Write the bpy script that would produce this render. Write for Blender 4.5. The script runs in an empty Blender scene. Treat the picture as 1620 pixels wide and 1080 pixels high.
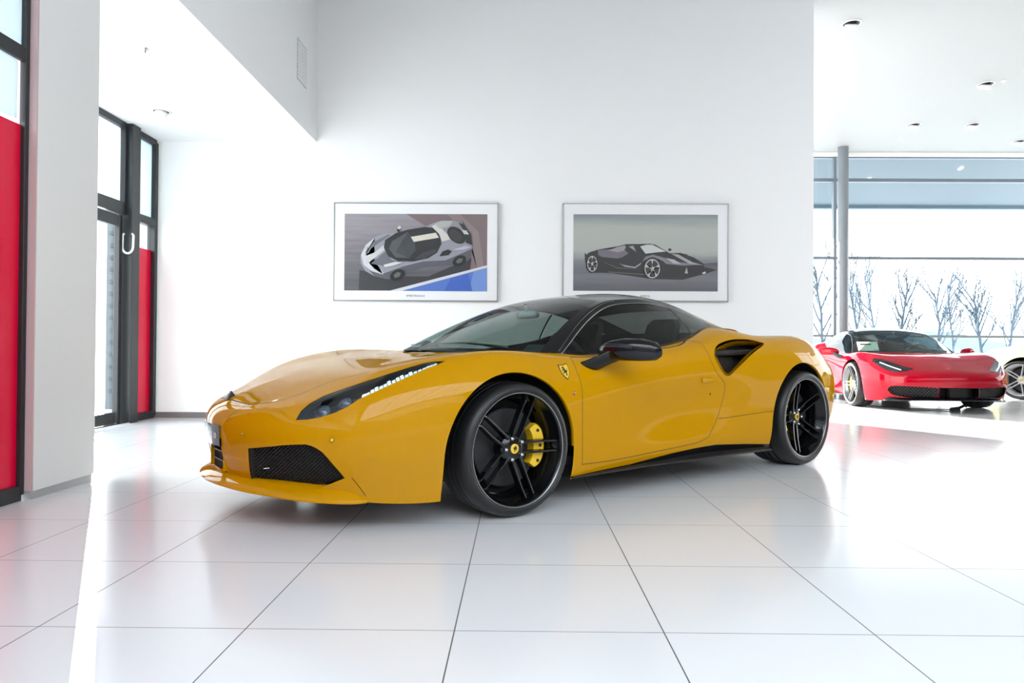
import bpy, bmesh, math, random
import numpy as np
from math import pi, sin, cos, radians, sqrt
from mathutils import Vector, Matrix
from mathutils.bvhtree import BVHTree
from mathutils.geometry import barycentric_transform
sc = bpy.context.scene
COL = sc.collection
random.seed(7)

# ------------------------------------------------------------------ camera
YAW, PITCH, ROLL, CAMH, FPX = -.0096, .0114, .006, .806, 1073.6
cam = bpy.data.cameras.new('camera'); camo = bpy.data.objects.new('camera', cam); COL.objects.link(camo)
cam.sensor_width = 36; cam.lens = FPX/1620*36; cam.clip_end = 300; cam.clip_start = .05
_f = Vector((sin(YAW)*cos(PITCH), cos(YAW)*cos(PITCH), sin(PITCH))); _r = Vector((cos(YAW), -sin(YAW), 0)); _u = _r.cross(_f)
_r2 = _r*cos(ROLL)+_u*sin(ROLL); _u2 = -_r*sin(ROLL)+_u*cos(ROLL)
camo.matrix_world = Matrix(((_r2.x, _u2.x, -_f.x, 0), (_r2.y, _u2.y, -_f.y, 0), (_r2.z, _u2.z, -_f.z, CAMH), (0, 0, 0, 1)))
sc.camera = camo
# ------------------------------------------------------------------ light
sc.view_settings.view_transform = 'Standard'; sc.view_settings.look = 'None'
sc.view_settings.gamma = 1; sc.view_settings.use_curve_mapping = False
sc.view_settings.exposure = 0.68
w = bpy.data.worlds.new('sky'); sc.world = w; w.use_nodes = True
nt = w.node_tree; bg = nt.nodes['Background']
tc = nt.nodes.new('ShaderNodeTexCoord'); sp = nt.nodes.new('ShaderNodeSeparateXYZ'); cr = nt.nodes.new('ShaderNodeValToRGB')
nt.links.new(tc.outputs['Generated'], sp.inputs[0]); nt.links.new(sp.outputs['Z'], cr.inputs[0]); nt.links.new(cr.outputs[0], bg.inputs['Color'])
cr.color_ramp.elements[0].position = 0.0; cr.color_ramp.elements[0].color = (1.0, 1.0, 1.0, 1)
cr.color_ramp.elements[1].position = .6; cr.color_ramp.elements[1].color = (.80, .90, 1.0, 1)
bg.inputs['Strength'].default_value = 4.0
sun = bpy.data.lights.new('sun', 'SUN'); suno = bpy.data.objects.new('sun', sun); COL.objects.link(suno)
sun.energy = 14.0; sun.angle = radians(.25); sun.color = (1, .96, .9)
_d = Vector((.607, -1, 0)).normalized()*cos(radians(15)) + Vector((0, 0, -sin(radians(15))))
suno.rotation_euler = _d.to_track_quat('-Z', 'Y').to_euler(); suno.location = (-12, 18, 9)

# ------------------------------------------------------------------ helpers
def mat(name, col, rough=.5, metal=0., coat=0., spec=.5, emis=None, es=1., trans=0., alpha=1., coat_rough=.03, ior=1.5):
    m = bpy.data.materials.new(name); m.use_nodes = True
    b = m.node_tree.nodes['Principled BSDF']
    b.inputs['Base Color'].default_value = (*col, 1); b.inputs['Roughness'].default_value = rough
    b.inputs['Metallic'].default_value = metal; b.inputs['Coat Weight'].default_value = coat
    b.inputs['Coat Roughness'].default_value = coat_rough; b.inputs['Specular IOR Level'].default_value = spec
    b.inputs['IOR'].default_value = ior
    if emis: b.inputs['Emission Color'].default_value = (*emis, 1); b.inputs['Emission Strength'].default_value = es
    return m
def glassmat(name, tint, refl=1., rough=0.0, f0=.04):
    """thin clear pane: tinted transmission under a two-sided Fresnel reflection"""
    m = bpy.data.materials.new(name); m.use_nodes = True; n = m.node_tree; n.nodes.clear()
    o = n.nodes.new('ShaderNodeOutputMaterial'); t = n.nodes.new('ShaderNodeBsdfTransparent'); g = n.nodes.new('ShaderNodeBsdfGlossy')
    lw = n.nodes.new('ShaderNodeLayerWeight'); lw.inputs[0].default_value = .5; mx = n.nodes.new('ShaderNodeMixShader')
    pw = n.nodes.new('ShaderNodeMath'); pw.operation = 'POWER'; pw.inputs[1].default_value = 4.2
    ma = n.nodes.new('ShaderNodeMath'); ma.operation = 'MULTIPLY_ADD'; ma.inputs[1].default_value = (1-f0)*refl; ma.inputs[2].default_value = f0*refl; ma.use_clamp = True
    t.inputs[0].default_value = (*tint, 1); g.inputs['Roughness'].default_value = rough; g.inputs[0].default_value = (1, 1, 1, 1)
    n.links.new(lw.outputs['Facing'], pw.inputs[0]); n.links.new(pw.outputs[0], ma.inputs[0]); n.links.new(ma.outputs[0], mx.inputs[0]); n.links.new(t.outputs[0], mx.inputs[1]); n.links.new(g.outputs[0], mx.inputs[2])
    n.links.new(mx.outputs[0], o.inputs[0]); return m
def wallmat(name, col, rough=.6, amt=.015):
    m = mat(name, col, rough); n = m.node_tree; b = n.nodes['Principled BSDF']
    no = n.nodes.new('ShaderNodeTexNoise'); no.inputs['Scale'].default_value = 60; bp = n.nodes.new('ShaderNodeBump'); bp.inputs['Strength'].default_value = amt
    tc = n.nodes.new('ShaderNodeTexCoord'); n.links.new(tc.outputs['Object'], no.inputs['Vector']); n.links.new(no.outputs[0], bp.inputs['Height']); n.links.new(bp.outputs[0], b.inputs['Normal'])
    return m
def frostmat(tr=(.64, .72, .74), df=(.6, .66, .68), mixf=.35, nm='frosted_glass'):
    m = bpy.data.materials.new(nm); m.use_nodes = True; n = m.node_tree; n.nodes.clear(); o = n.nodes.new('ShaderNodeOutputMaterial')
    t = n.nodes.new('ShaderNodeBsdfTranslucent'); d = n.nodes.new('ShaderNodeBsdfPrincipled'); x = n.nodes.new('ShaderNodeMixShader'); t.inputs[0].default_value = (*tr, 1); d.inputs['Base Color'].default_value = (*df, 1); d.inputs['Roughness'].default_value = .25
    x.inputs[0].default_value = mixf; n.links.new(t.outputs[0], x.inputs[1]); n.links.new(d.outputs[0], x.inputs[2]); n.links.new(x.outputs[0], o.inputs[0]); return m
M = {}
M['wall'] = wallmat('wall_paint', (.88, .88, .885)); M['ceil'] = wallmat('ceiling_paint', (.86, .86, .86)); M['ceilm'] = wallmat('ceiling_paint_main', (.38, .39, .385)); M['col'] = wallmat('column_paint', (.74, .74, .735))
M['frame'] = mat('dark_frame', (.016, .018, .020), .4); M['base'] = mat('baseboard', (.16, .14, .14), .5)
M['red_panel'] = frostmat((.62, .0, .040), (.80, .0, .048), .8, 'red_film'); M['frost'] = frostmat()
M['glass'] = glassmat('window_glass', (.96, .985, .98), .6); M['chrome'] = mat('chrome', (.8, .8, .8), .12, 1.); M['white'] = mat('white_plastic', (.85, .85, .85), .3)
M['black'] = mat('black_plastic', (.012, .012, .013), .45); M['gblack'] = mat('gloss_black', (.004, .004, .005), .1, coat=.0, spec=.45)
M['rubber'] = mat('tyre_rubber', (.009, .009, .0095), .42, spec=.5); M['steel'] = mat('brake_steel', (.05, .05, .052), .4, .8)
M['gap'] = mat('panel_gap', (.02, .008, .0), .7); M['mesh'] = mat('grille_mesh', (.02, .02, .02), .35); M['trim'] = mat('trim_glint', (.30, .30, .30), .25, 1.)
M['ygap'] = mat('seam_shadow_gap', (.02, .008, .0), .7)
M['void'] = mat('dark_cavity', (.004, .004, .004), .9)
def paintmat(name, col, tint, coat=.3):
    m = mat(name, col, .5, coat=coat, spec=.0, coat_rough=0); m.node_tree.nodes['Principled BSDF'].inputs['Coat IOR'].default_value = 1.5; return m
M['yellow'] = paintmat('yellow_paint', (.51, .242, .0), (1, .72, .12), .5); M['redpaint'] = paintmat('red_paint', (.32, .0, .010), (1, .25, .3), .6)
M['pale'] = mat('pale_yellow_paint', (.80, .66, .30), .3, coat=1.)
M['caliper'] = mat('caliper_yellow', (.85, .52, .01), .35, coat=.5); M['interior'] = mat('interior_trim', (.018, .018, .019), .55)
M['seat'] = mat('seat_leather', (.03, .03, .031), .45); M['carglass'] = glassmat('car_glass', (.50, .64, .60), .55)
M['sideglass'] = glassmat('tinted_side_glass', (.26, .29, .28), .6)
M['lens'] = glassmat('headlight_lens', (.80, .86, .88), 1.); M['silver'] = mat('silver_wheel', (.22, .225, .23), .25, 1.)
M['lampdark'] = mat('lamp_bucket', (.03, .03, .04), .2, .5); M['led'] = mat('led_sparkle', (.9, .95, 1), .15, .6, emis=(.75, .93, 1), es=.55)  # weak LED emission imitates sparkle on lamps that are off
M['bark'] = mat('bark', (.07, .10, .13), .9); M['paper'] = mat('paper_card', (.85, .84, .78), .6)
M['ink'] = mat('printed_ink', (.02, .02, .02), .6); M['plate'] = mat('plate_film', (.02, .03, .07), .12, coat=.7)

def link(name, me, parent=None, loc=None, rot=None):
    o = bpy.data.objects.new(name, me); COL.objects.link(o)
    if parent is not None: o.parent = parent
    if loc is not None: o.location = loc
    if rot is not None: o.rotation_euler = rot
    return o
def mesh(name, V, Fs, m, parent=None, smooth=True, nrm=None, loc=None, rot=None, weld=False, ang=None, fm=None):
    me = bpy.data.meshes.new(name); me.from_pydata([tuple(v) for v in V], [], [tuple(f) for f in Fs])
    for q in (m if isinstance(m, (list, tuple)) else [m]): me.materials.append(q)
    if fm is not None: me.polygons.foreach_set('material_index', fm)
    if weld or ang is not None:
        bm = bmesh.new(); bm.from_mesh(me)
        if weld: bmesh.ops.remove_doubles(bm, verts=bm.verts, dist=1e-5)
        bmesh.ops.recalc_face_normals(bm, faces=bm.faces)
        if ang is not None:
            for e in bm.edges:
                if len(e.link_faces) == 2 and e.calc_face_angle(0) > ang: e.smooth = False
        bm.to_mesh(me); bm.free()
    if smooth: me.polygons.foreach_set('use_smooth', [True]*len(me.polygons))
    me.update()
    if nrm is not None: me.normals_split_custom_set_from_vertices([tuple(n) for n in nrm])
    return link(name, me, parent, loc, rot)
def tag(o, label=None, cat=None, group=None, kind=None):
    if label: o['label'] = label
    if cat: o['category'] = cat
    if group: o['group'] = group
    if kind: o['kind'] = kind
    return o
class MB:
    """collects shapes into one mesh"""
    def __init__(s): s.V = []; s.F = []; s.m = []; s.cur = 0
    def add(s, V, F):
        n = len(s.V); s.V += [tuple(v) for v in V]; s.F += [tuple(i+n for i in f) for f in F]; s.m += [s.cur]*len(F)
    def box(s, a, b):
        x0, y0, z0 = a; x1, y1, z1 = b
        s.add([(x0,y0,z0),(x1,y0,z0),(x1,y1,z0),(x0,y1,z0),(x0,y0,z1),(x1,y0,z1),(x1,y1,z1),(x0,y1,z1)],
              [(0,3,2,1),(4,5,6,7),(0,1,5,4),(1,2,6,5),(2,3,7,6),(3,0,4,7)])
    def hexa(s, P): s.add(P, [(0,3,2,1),(4,5,6,7),(0,1,5,4),(1,2,6,5),(2,3,7,6),(3,0,4,7)])
    def tube(s, pts, r, n=8, cap=True):
        pts = [Vector(p) for p in pts]; rs = r if isinstance(r, (list, tuple)) else [r]*len(pts); V = []; F = []; up = None
        for i, p in enumerate(pts):
            t = (pts[min(i+1, len(pts)-1)]-pts[max(i-1, 0)]).normalized()
            if up is None: up = Vector((0,0,1)) if abs(t.z) < .9 else Vector((1,0,0))
            a = t.cross(up).normalized(); b = a.cross(t).normalized(); up = b
            for k in range(n): V.append(p+(a*cos(2*pi*k/n)+b*sin(2*pi*k/n))*rs[i])
        for i in range(len(pts)-1):
            for k in range(n): F.append((i*n+k, i*n+(k+1) % n, (i+1)*n+(k+1) % n, (i+1)*n+k))
        if cap: F.append(tuple(range(n))[::-1]); F.append(tuple(range((len(pts)-1)*n, len(pts)*n)))
        s.add(V, F)
    def loft(s, loops, closed=True, cap0=False, cap1=False):
        n = len(loops[0]); V = [p for l in loops for p in l]; F = []
        for i in range(len(loops)-1):
            for k in range(n if closed else n-1): F.append((i*n+k, i*n+(k+1) % n, (i+1)*n+(k+1) % n, (i+1)*n+k))
        if cap0: F.append(tuple(range(n))[::-1])
        if cap1: F.append(tuple(range((len(loops)-1)*n, len(loops)*n)))
        s.add(V, F)
    def lathe_y(s, prof, n=64, closed=False):   # prof (r,y) around the y axis
        s.loft([[(r*cos(2*pi*k/n), y, r*sin(2*pi*k/n)) for k in range(n)] for r, y in prof])
    def lathe_z(s, prof, n=32): s.loft([[(r*cos(2*pi*k/n), r*sin(2*pi*k/n), z) for k in range(n)] for r, z in prof])
    def prism(s, poly, o, e1, e2, d, h):   # 2D poly in frame, extruded h along d
        o, e1, e2, d = map(Vector, (o, e1, e2, d)); a = [o+e1*x+e2*y for x, y in poly]; s.loft([a, [p+d*h for p in a]], True, True, True)
    def build(s, name, m, parent=None, smooth=False, **k): return mesh(name, s.V, s.F, m, parent, smooth, fm=s.m if isinstance(m, (list, tuple)) else None, **k)
def bevel(o, wdt=.004, seg=2, ang=35):
    b = o.modifiers.new('bevel', 'BEVEL'); b.width = wdt; b.segments = seg; b.limit_method = 'ANGLE'; b.angle_limit = radians(ang); b.harden_normals = False
    return o
def boxo(name, a, b, m, parent=None, bv=0, **k):
    q = MB(); q.box(a, b); o = q.build(name, m, parent, **k)
    if bv: bevel(o, bv)
    return o
def struct(o): o['kind'] = 'structure'; return o
def text(name, s, size, loc, rotm, m, parent=None, ext=.0005):
    c = bpy.data.curves.new(name, 'FONT'); c.body = s; c.size = size; c.extrude = ext; c.align_x = 'CENTER'; c.align_y = 'CENTER'
    o = bpy.data.objects.new('t', c); COL.objects.link(o); dg = bpy.context.evaluated_depsgraph_get()
    me = bpy.data.meshes.new_from_object(o.evaluated_get(dg)); bpy.data.objects.remove(o); me.materials.clear(); me.materials.append(m)
    t = link(name, me, parent); t.matrix_basis = Matrix.Translation(loc) @ rotm.to_4x4(); return t
# ------------------------------------------------------------------ room shell
T, GX, GY, WY, CH, LC = .5989, -.1787, 1.950, 7.74, 4.87, 3.17
fm_ = mat('floor_tile', (.74, .74, .74), .15, spec=.45); n = fm_.node_tree; b = n.nodes['Principled BSDF']
ge = n.nodes.new('ShaderNodeNewGeometry'); sx = n.nodes.new('ShaderNodeSeparateXYZ'); n.links.new(ge.outputs['Position'], sx.inputs[0])
def mth(op, a, b2=None):
    q = n.nodes.new('ShaderNodeMath'); q.operation = op
    for i, v in enumerate((a, b2)):
        if v is None: continue
        if isinstance(v, (int, float)): q.inputs[i].default_value = v
        else: n.links.new(v, q.inputs[i])
    return q.outputs[0]
dx = mth('PINGPONG', mth('ADD', sx.outputs[0], 60*T-GX), T/2); dy = mth('PINGPONG', mth('ADD', sx.outputs[1], 60*T-GY), T/2)
def near0(v, wd): return mth('LESS_THAN', v, wd)
msk = mth('MAXIMUM', near0(dx, .0019), near0(dy, .0015))
mx = n.nodes.new('ShaderNodeMix'); mx.data_type = 'RGBA'; n.links.new(msk, mx.inputs[0])
mx.inputs[6].default_value = (.77, .77, .775, 1); mx.inputs[7].default_value = (.10, .10, .10, 1); n.links.new(mx.outputs[2], b.inputs['Base Color'])
no = n.nodes.new('ShaderNodeTexNoise'); no.inputs['Scale'].default_value = 1.3; mr = n.nodes.new('ShaderNodeMapRange'); mr.inputs[3].default_value = .13; mr.inputs[4].default_value = .19
n.links.new(ge.outputs['Position'], no.inputs['Vector']); n.links.new(no.outputs[0], mr.inputs[0])
rm = mth('ADD', mr.outputs[0], mth('MULTIPLY', msk, .5)); n.links.new(rm, b.inputs['Roughness'])
struct(boxo('floor', (-4.25, -7, -.1), (16, 14.1, 0), fm_))
struct(boxo('wall_back', (-4.5, WY, 0), (3.35, WY+.32, CH), M['wall']))
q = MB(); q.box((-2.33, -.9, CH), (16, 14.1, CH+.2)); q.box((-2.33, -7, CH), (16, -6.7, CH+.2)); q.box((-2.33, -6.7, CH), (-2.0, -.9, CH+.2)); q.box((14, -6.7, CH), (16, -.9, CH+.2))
struct(q.build('ceiling', M['ceilm']))                              # unseen rooflight opening added behind the camera to brighten the hall
q = MB()
for x in np.linspace(-2, 14, 9): q.box((x-.04, -6.7, CH+.02), (x+.04, -.9, CH+.14))
struct(q.build('added_rooflight', M['frame']))  # bars of the added, unseen rooflight
q = MB(); q.box((-4.4, -7, LC), (-2.33, WY, CH+.2)); struct(q.build('trim_1', M['ceil']))          # bulkhead over the entrance side: low ceiling + upright face
struct(boxo('wall_left', (-4.4, 3.80, 0), (-2.64, 4.07, LC), M['wall']))
struct(boxo('trim_2', (-2.64, 3.556, .045), (-2.55, 4.07, LC), M['col']))
struct(boxo('trim_3', (-2.635, 3.55, 0), (-2.56, 4.065, .045), mat('brushed_plinth', (.42, .42, .42), .4, .3)))
struct(boxo('baseboard_back', (-4.19, WY-.015, 0), (3.35, WY, .065), M['base']))
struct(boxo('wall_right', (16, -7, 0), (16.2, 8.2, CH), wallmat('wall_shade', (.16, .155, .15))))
q = MB()
for y in (8.25, 11.1, 14): q.box((16.0, y-.05, 0), (16.1, y+.05, CH))
for z in (.06, 1.12, 2.72, 4.32, CH-.05): q.box((16.01, 8.2, z-.03), (16.09, 14, z+.03))
struct(q.build('window_6', M['frame']))
q = MB()
for x in (): q.box((x-.06, -7.1, 0), (x+.06, -6.9, CH))
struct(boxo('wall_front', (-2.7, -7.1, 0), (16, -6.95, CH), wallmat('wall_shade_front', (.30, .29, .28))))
# bright slim lining where the wall ends, small grey plate high on its edge
o = boxo('wall_plate', (3.352, 7.84, 3.30), (3.39, 8.0, 3.52), mat('grey_plate', (.22, .22, .22), .4), bv=.004); tag(o, 'small grey plate high on the end edge of the back wall', 'plate')
# left façade beyond the column (plane x = -4.19)
def bar(mb, y0, y1, z0, z1, x0=-4.25, x1=-4.16): mb.box((x0, y0, z0), (x1, y1, z1))
def window(name, ys, zs, x=-4.19, dx=.09):
    q = MB()
    for y, w_ in ys: q.box((x-dx/2, y-w_/2, zs[0][0]), (x+dx/2, y+w_/2, zs[-1][0]))
    for z, h in zs: q.box((x-dx/2+.002, ys[0][0], z-h/2), (x+dx/2-.002, ys[-1][0], z+h/2))
    o = q.build(name, M['frame']); bevel(o, .003); return struct(o)
w1 = window('window_1', [(7.30, .08), (7.70, .06)], [(0.03, .10), (2.22, .09), (3.14, .07)])
boxo('frosted_pane', (-4.20, 7.34, 2.26), (-4.19, 7.67, 3.11), M['frost'], w1); boxo('red_panel', (-4.205, 7.34, .08), (-4.19, 7.67, 1.905), M['red_panel'], w1)
boxo('clear_pane', (-4.20, 7.34, 1.905), (-4.195, 7.67, 2.18), M['glass'], w1)
o = boxo('trim_4', (-4.24, 7.115, 0), (-4.09, 7.27, LC), M['frame'], bv=.006); struct(o)
w2 = window('window_2', [(4.10, .08), (5.05, .08), (6.07, .06), (7.10, .05)], [(2.26, .13), (3.14, .07)])
for k, (a, b_) in enumerate(((4.14, 5.01), (5.09, 6.04), (6.10, 7.06))): boxo('frosted_pane', (-4.20, a, 2.32), (-4.19, b_, 3.11), frostmat((.92, .97, 1.)) if k == 2 else M['glass'], w2)
for k, (a, b_) in enumerate(((5.09, 6.06), (6.08, 7.075))):
    q = MB(); q.box((-4.225, a, .01), (-4.165, a+.09, 2.18)); q.box((-4.225, b_-.055, .01), (-4.165, b_, 2.18)); q.box((-4.222, a+.09, .01), (-4.168, b_-.09, .13)); q.box((-4.222, a+.09, 2.06), (-4.168, b_-.09, 2.18))
    d = q.build('door_%d' % (k+1), M['frame']); bevel(d, .004); struct(d); boxo('door_glass', (-4.20, a+.09, .13), (-4.192, b_-.09, 2.06), M['glass'], d)
q = MB(); q.box((-4.22, 4.10, .01), (-4.165, 5.05, .13)); q.box((-4.22, 4.1, .13), (-4.165, 4.16, 2.2)); d = q.build('window_3', M['frame']); struct(d); boxo('clear_pane', (-4.20, 4.16, .13), (-4.192, 5.03, 2.2), M['glass'], d)
q = MB(); zt, zb, r0 = 2.00, 1.79, .095
q.tube([(-4.172, 7.115, zt), (-4.172, 7.09, zt-.02), (-4.172, 7.085, zb+.07)]+[(-4.115-.057*cos(a), 7.085, zb+.07-.07*sin(a)) for a in np.linspace(.15, pi-.15, 12)]+[(-4.058, 7.085, zb+.07), (-4.058, 7.09, zt-.02), (-4.085, 7.115, zt)], .011, 10)
tag(q.build('door_pull', M['white'], smooth=True), 'white U-shaped pull loop on the dark post beside the glass door', 'handle')
struct(boxo('trim_5', (-4.16, 5.05, 0), (-4.09, 7.115, .012), M['chrome']))
# left façade nearest the camera (plane x = -2.62)
w4 = window('window_4', [(-6.9, .09), (-3.6, .09), (-1.3, .09), (1.0, .09), (3.53, .03)], [(0.03, .10), (2.335, .075), (3.14, .07)], -2.605, .032)
boxo('reveal', (-2.66, 3.546, .045), (-2.551, 3.556, LC), mat('reveal_red_reflection', (.55, .40, .40), .35), w4)  # red panel's reflection is put into the reveal colour as pink
boxo('frosted_pane', (-2.625, 1.04, 2.37), (-2.615, 3.515, 3.11), M['frost'], w4); boxo('frosted_pane', (-2.625, 1.04, 1.99), (-2.615, 3.49, 2.30), M['frost'], w4)
boxo('red_panel', (-2.625, 1.04, .08), (-2.613, 3.515, 1.965), M['red_panel'], w4)
for a_, b_ in ((-6.86, -3.64), (-3.56, -1.34), (-1.26, .96)): boxo('frosted_pane', (-2.625, a_, 1.99), (-2.615, b_, 3.11), M['frost'], w4); boxo('dark_blocker', (-2.625, a_, .08), (-2.613, b_, 1.965), M['base'], w4)  # unseen lower infill added dark to keep pale and red reflections away
# air grille on the bulkhead's upright face
q = MB(); q.box((-2.331, 7.03, 3.62), (-2.322, 7.33, 4.05)); g = q.build('air_grille', mat('grille_paint', (.62, .62, .62), .5)); tag(g, 'pale rectangular air grille high on the bulkhead', 'vent')
for k in range(10): boxo('slat', (-2.322, 7.045, 3.64+k*.04), (-2.318, 7.315, 3.66+k*.04), M['wall'], g)
# downlights
def downlight(x, y, z, lab, r=.085, tilt=.5, grp=None):
    q = MB(); q.lathe_z([(r+.02, z-.001), (r+.02, z-.006), (r, z-.008), (r-.004, z-.002)], 28); o = q.build('downlight', M['white'], smooth=True)
    tag(o, lab, 'ceiling light', grp)
    q = MB(); q.lathe_z([(.001, -.055), (r*.72, -.055), (r*.78, -.045), (r*.78, .0), (r*.5, .012)], 28)
    h = q.build('lamp_head', M['white'], o, smooth=True); h.matrix_basis = Matrix.Translation((x, y, z-.012)) @ Matrix.Rotation(tilt, 4, 'X')
    q = MB(); q.lathe_z([(.001, -.0005), (r*.97, -.0005), (r*.97, -.003), (.001, -.003)], 28); k = q.build('recess', M['black'], o); k.location = (x, y, z)
    q = MB(); q.lathe_z([(.001, -.0575), (r*.6, -.0575)], 20); k = q.build('bulb', mat('lamp_glow', (1, 1, 1), .3, emis=(1, .97, .92), es=14), h)
    o.data.transform(Matrix.Translation((x, y, 0)))
    return o
for (x, y, lab) in [(4.109, 8.418, 'downlight nearest the wall end, front of the right ceiling'), (7.07, 10.318, 'tilted downlight beside a small sensor, right ceiling'), (7.064, 12.184, 'left one of the two downlights in a row near the window wall'), (8.105, 12.175, 'right one of the two downlights in a row near the window wall'), (9.619, 13.124, 'downlight at the right edge, closest to the window wall')]:
    downlight(x, y, CH, lab, .10)
downlight(-3.597, 6.746, LC, 'downlight in the low ceiling above the entrance door', .075, -.5)
def sensor(x, y, z, lab):
    q = MB(); q.lathe_z([(.035, z), (.035, z-.006), (.012, z-.010), (.012, z-.03), (.004, z-.035), (.004, z-.04)], 16); o = q.build('sprinkler_head', M['chrome'], smooth=True); o.location = (x, y, 0); tag(o, lab, 'sprinkler')
sensor(7.249, 10.195, CH, 'small sprinkler head beside the tilted downlight'); sensor(7.257, 12.95, CH, 'small sprinkler head near the top of the window wall'); sensor(-2.977, 5.325, LC, 'small sprinkler head in the low entrance ceiling')
# window wall behind the red car (plane y = 14)
wb = MB()
for x in (3.0, 6.48, 10.9, 14.0, 16.0): wb.box((x-.03, 13.95, 0), (x+.03, 14.05, CH))
for z, h in ((.06, .12), (1.12, .05), (2.72, .055), (4.32, .07), (CH-.05, .1)): wb.box((3, 13.96, z-h/2), (16, 14.04, z+h/2))
win = struct(wb.build('window_5', mat('window_frame_grey', (.14, .17, .20), .4))); bevel(win, .004)
for a, c in ((3.05, 6.5), (6.6, 10.85), (10.95, 13.95), (14.05, 15.95)):
    for z0, z1 in ((.12, 1.09), (1.15, 2.69), (2.75, 4.28), (4.36, CH-.1)): boxo('pane', (a, 13.995, z0), (c, 14.0, z1), M['glass'], win)
q = MB(); q.lathe_z([(.10, 0), (.10, CH)], 32); o = q.build('trim_6', mat('column_grey', (.16, .18, .20), .35), smooth=True); o.location = (6.45, 13.55, 0); struct(o)
struct(boxo('trim_7', (3, 13.90, CH-.07), (16, 14.08, CH+.02), M['wall']))
# outside: canopy soffit beyond the glass, ground, low hills, neighbouring louvred block
cano = mat('canopy_steel', (.045, .075, .10), .5)
o = boxo('canopy', (0, 14.6, 4.98), (20, 19.5, 5.35), cano); tag(o, 'grey-blue canopy outside above the tall window wall', 'canopy')
boxo('fascia_beam', (0, 19.5, 4.90), (20, 19.7, 5.5), mat('canopy_pale', (.10, .15, .19), .5), o)
struct(boxo('floor_outside', (-60, -60, -.35), (90, 120, -.12), mat('paving', (.62, .64, .66), .8)))
V = []; Fh = []
for i in range(41):
    x = -20+i*3.4; h = 2.1+1.2*sin(i*.33+1)+.5*sin(i*.9)
    V += [(x, 84, -1), (x, 92, h), (x, 108, h*.9), (x, 112, -1)]
for i in range(40):
    for k in range(3): Fh.append((i*4+k, i*4+k+1, i*4+5+k, i*4+4+k))
tag(mesh('distant_hills', V, Fh, mat('hill_haze', (.13, .17, .21), .95)), 'low blue-grey hills far beyond the window wall', 'hills')
q = MB(); q.box((-6.12, 10, -.12), (-5.0, 12, 5.0)); cano = mat('canopy_pale_louvre', (.09, .12, .14), .6); tw = q.build('louvred_building', mat('render_grey', (.06, .075, .085), .7)); tag(tw, 'tall grey neighbouring block with louvre strips, seen through glass door', 'building')
for k in range(26):
    boxo('louvre', (-6.05, 9.96, .12+k*.18), (-5.86, 10.0, .18+k*.18), M['frame'], tw); 
    boxo('louvre', (-5.82, 9.96, .12+k*.18), (-5.1, 10.0, .18+k*.18), cano, tw)
# bare trees outside the window wall
def tree(x, y, h, lab, seed, lean=0, spread=.5, r0=.075):
    rnd = random.Random(seed); q = MB()
    def grow(p, d, L, r, lev):
        pts = [p]; k = 5 if lev < 2 else 3; dd = Vector(d)
        for i in range(k):
            dd = (dd+Vector((rnd.gauss(0, .10), rnd.gauss(0, .10), rnd.gauss(.04, .05)))).normalized(); pts.append(pts[-1]+dd*L/k)
        q.tube(pts, [max(r*(1-.75*i/k), .008) for i in range(k+1)], 5 if lev < 2 else 3, cap=False)
        if lev < 3:
            nb = (12, 7, 4)[lev]
            for i in range(nb):
                t = .25+.72*(i+rnd.random())/nb; j = min(int(t*k), k-1); bp = pts[j].lerp(pts[j+1], t*k-j)
                az = rnd.uniform(0, 2*pi); s = spread*rnd.uniform(.6, 1.3)
                nd = (dd*.9+Vector((cos(az)*s, sin(az)*s, rnd.uniform(0, .25)))).normalized()
                grow(bp, nd, L*rnd.uniform(.34, .55)*(1.15-t*.5), r*.42, lev+1)
    grow(Vector((x, y, -.15)), Vector((lean, 0, 1)).normalized(), h, r0, 0)
    tag(q.build('bare_tree', M['bark'], smooth=True), lab, 'tree', 'bare trees outside the window wall')
TL = []
for px_, y, yt, lab, le in ((1300, 22.5, 425, 'bare tree outside in the gap beside the wall end', .10), (1352, 26, 418, 'leaning bare tree just right of the round grey column', .22), (1385, 30.5, 428, 'bare tree second to the right of the grey column, above the red car roof', .10), (1425, 22.5, 455, 'low bare tree above the red car windscreen', .0),
      (1478, 27, 458, 'slim upright bare tree above the red car windscreen base', .03), (1508, 32.5, 448, 'bare tree in the middle of the window above the red bonnet', -.05), (1552, 23.5, 462, 'bare tree above the far front wheel of the red car', .05), (1585, 28.5, 452, 'forked bare tree beside the right edge, above the pale car', .12), (1616, 34, 455, 'farthest bare tree, cut by the right edge', -.08)):
    TL.append(((px_-820)/1073*y, y, (555-yt)/1073*y+.95, lab, le))
for i, (x, y, h, lab, le) in enumerate(TL): tree(x, y, h, lab, 11+i, le)
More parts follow.
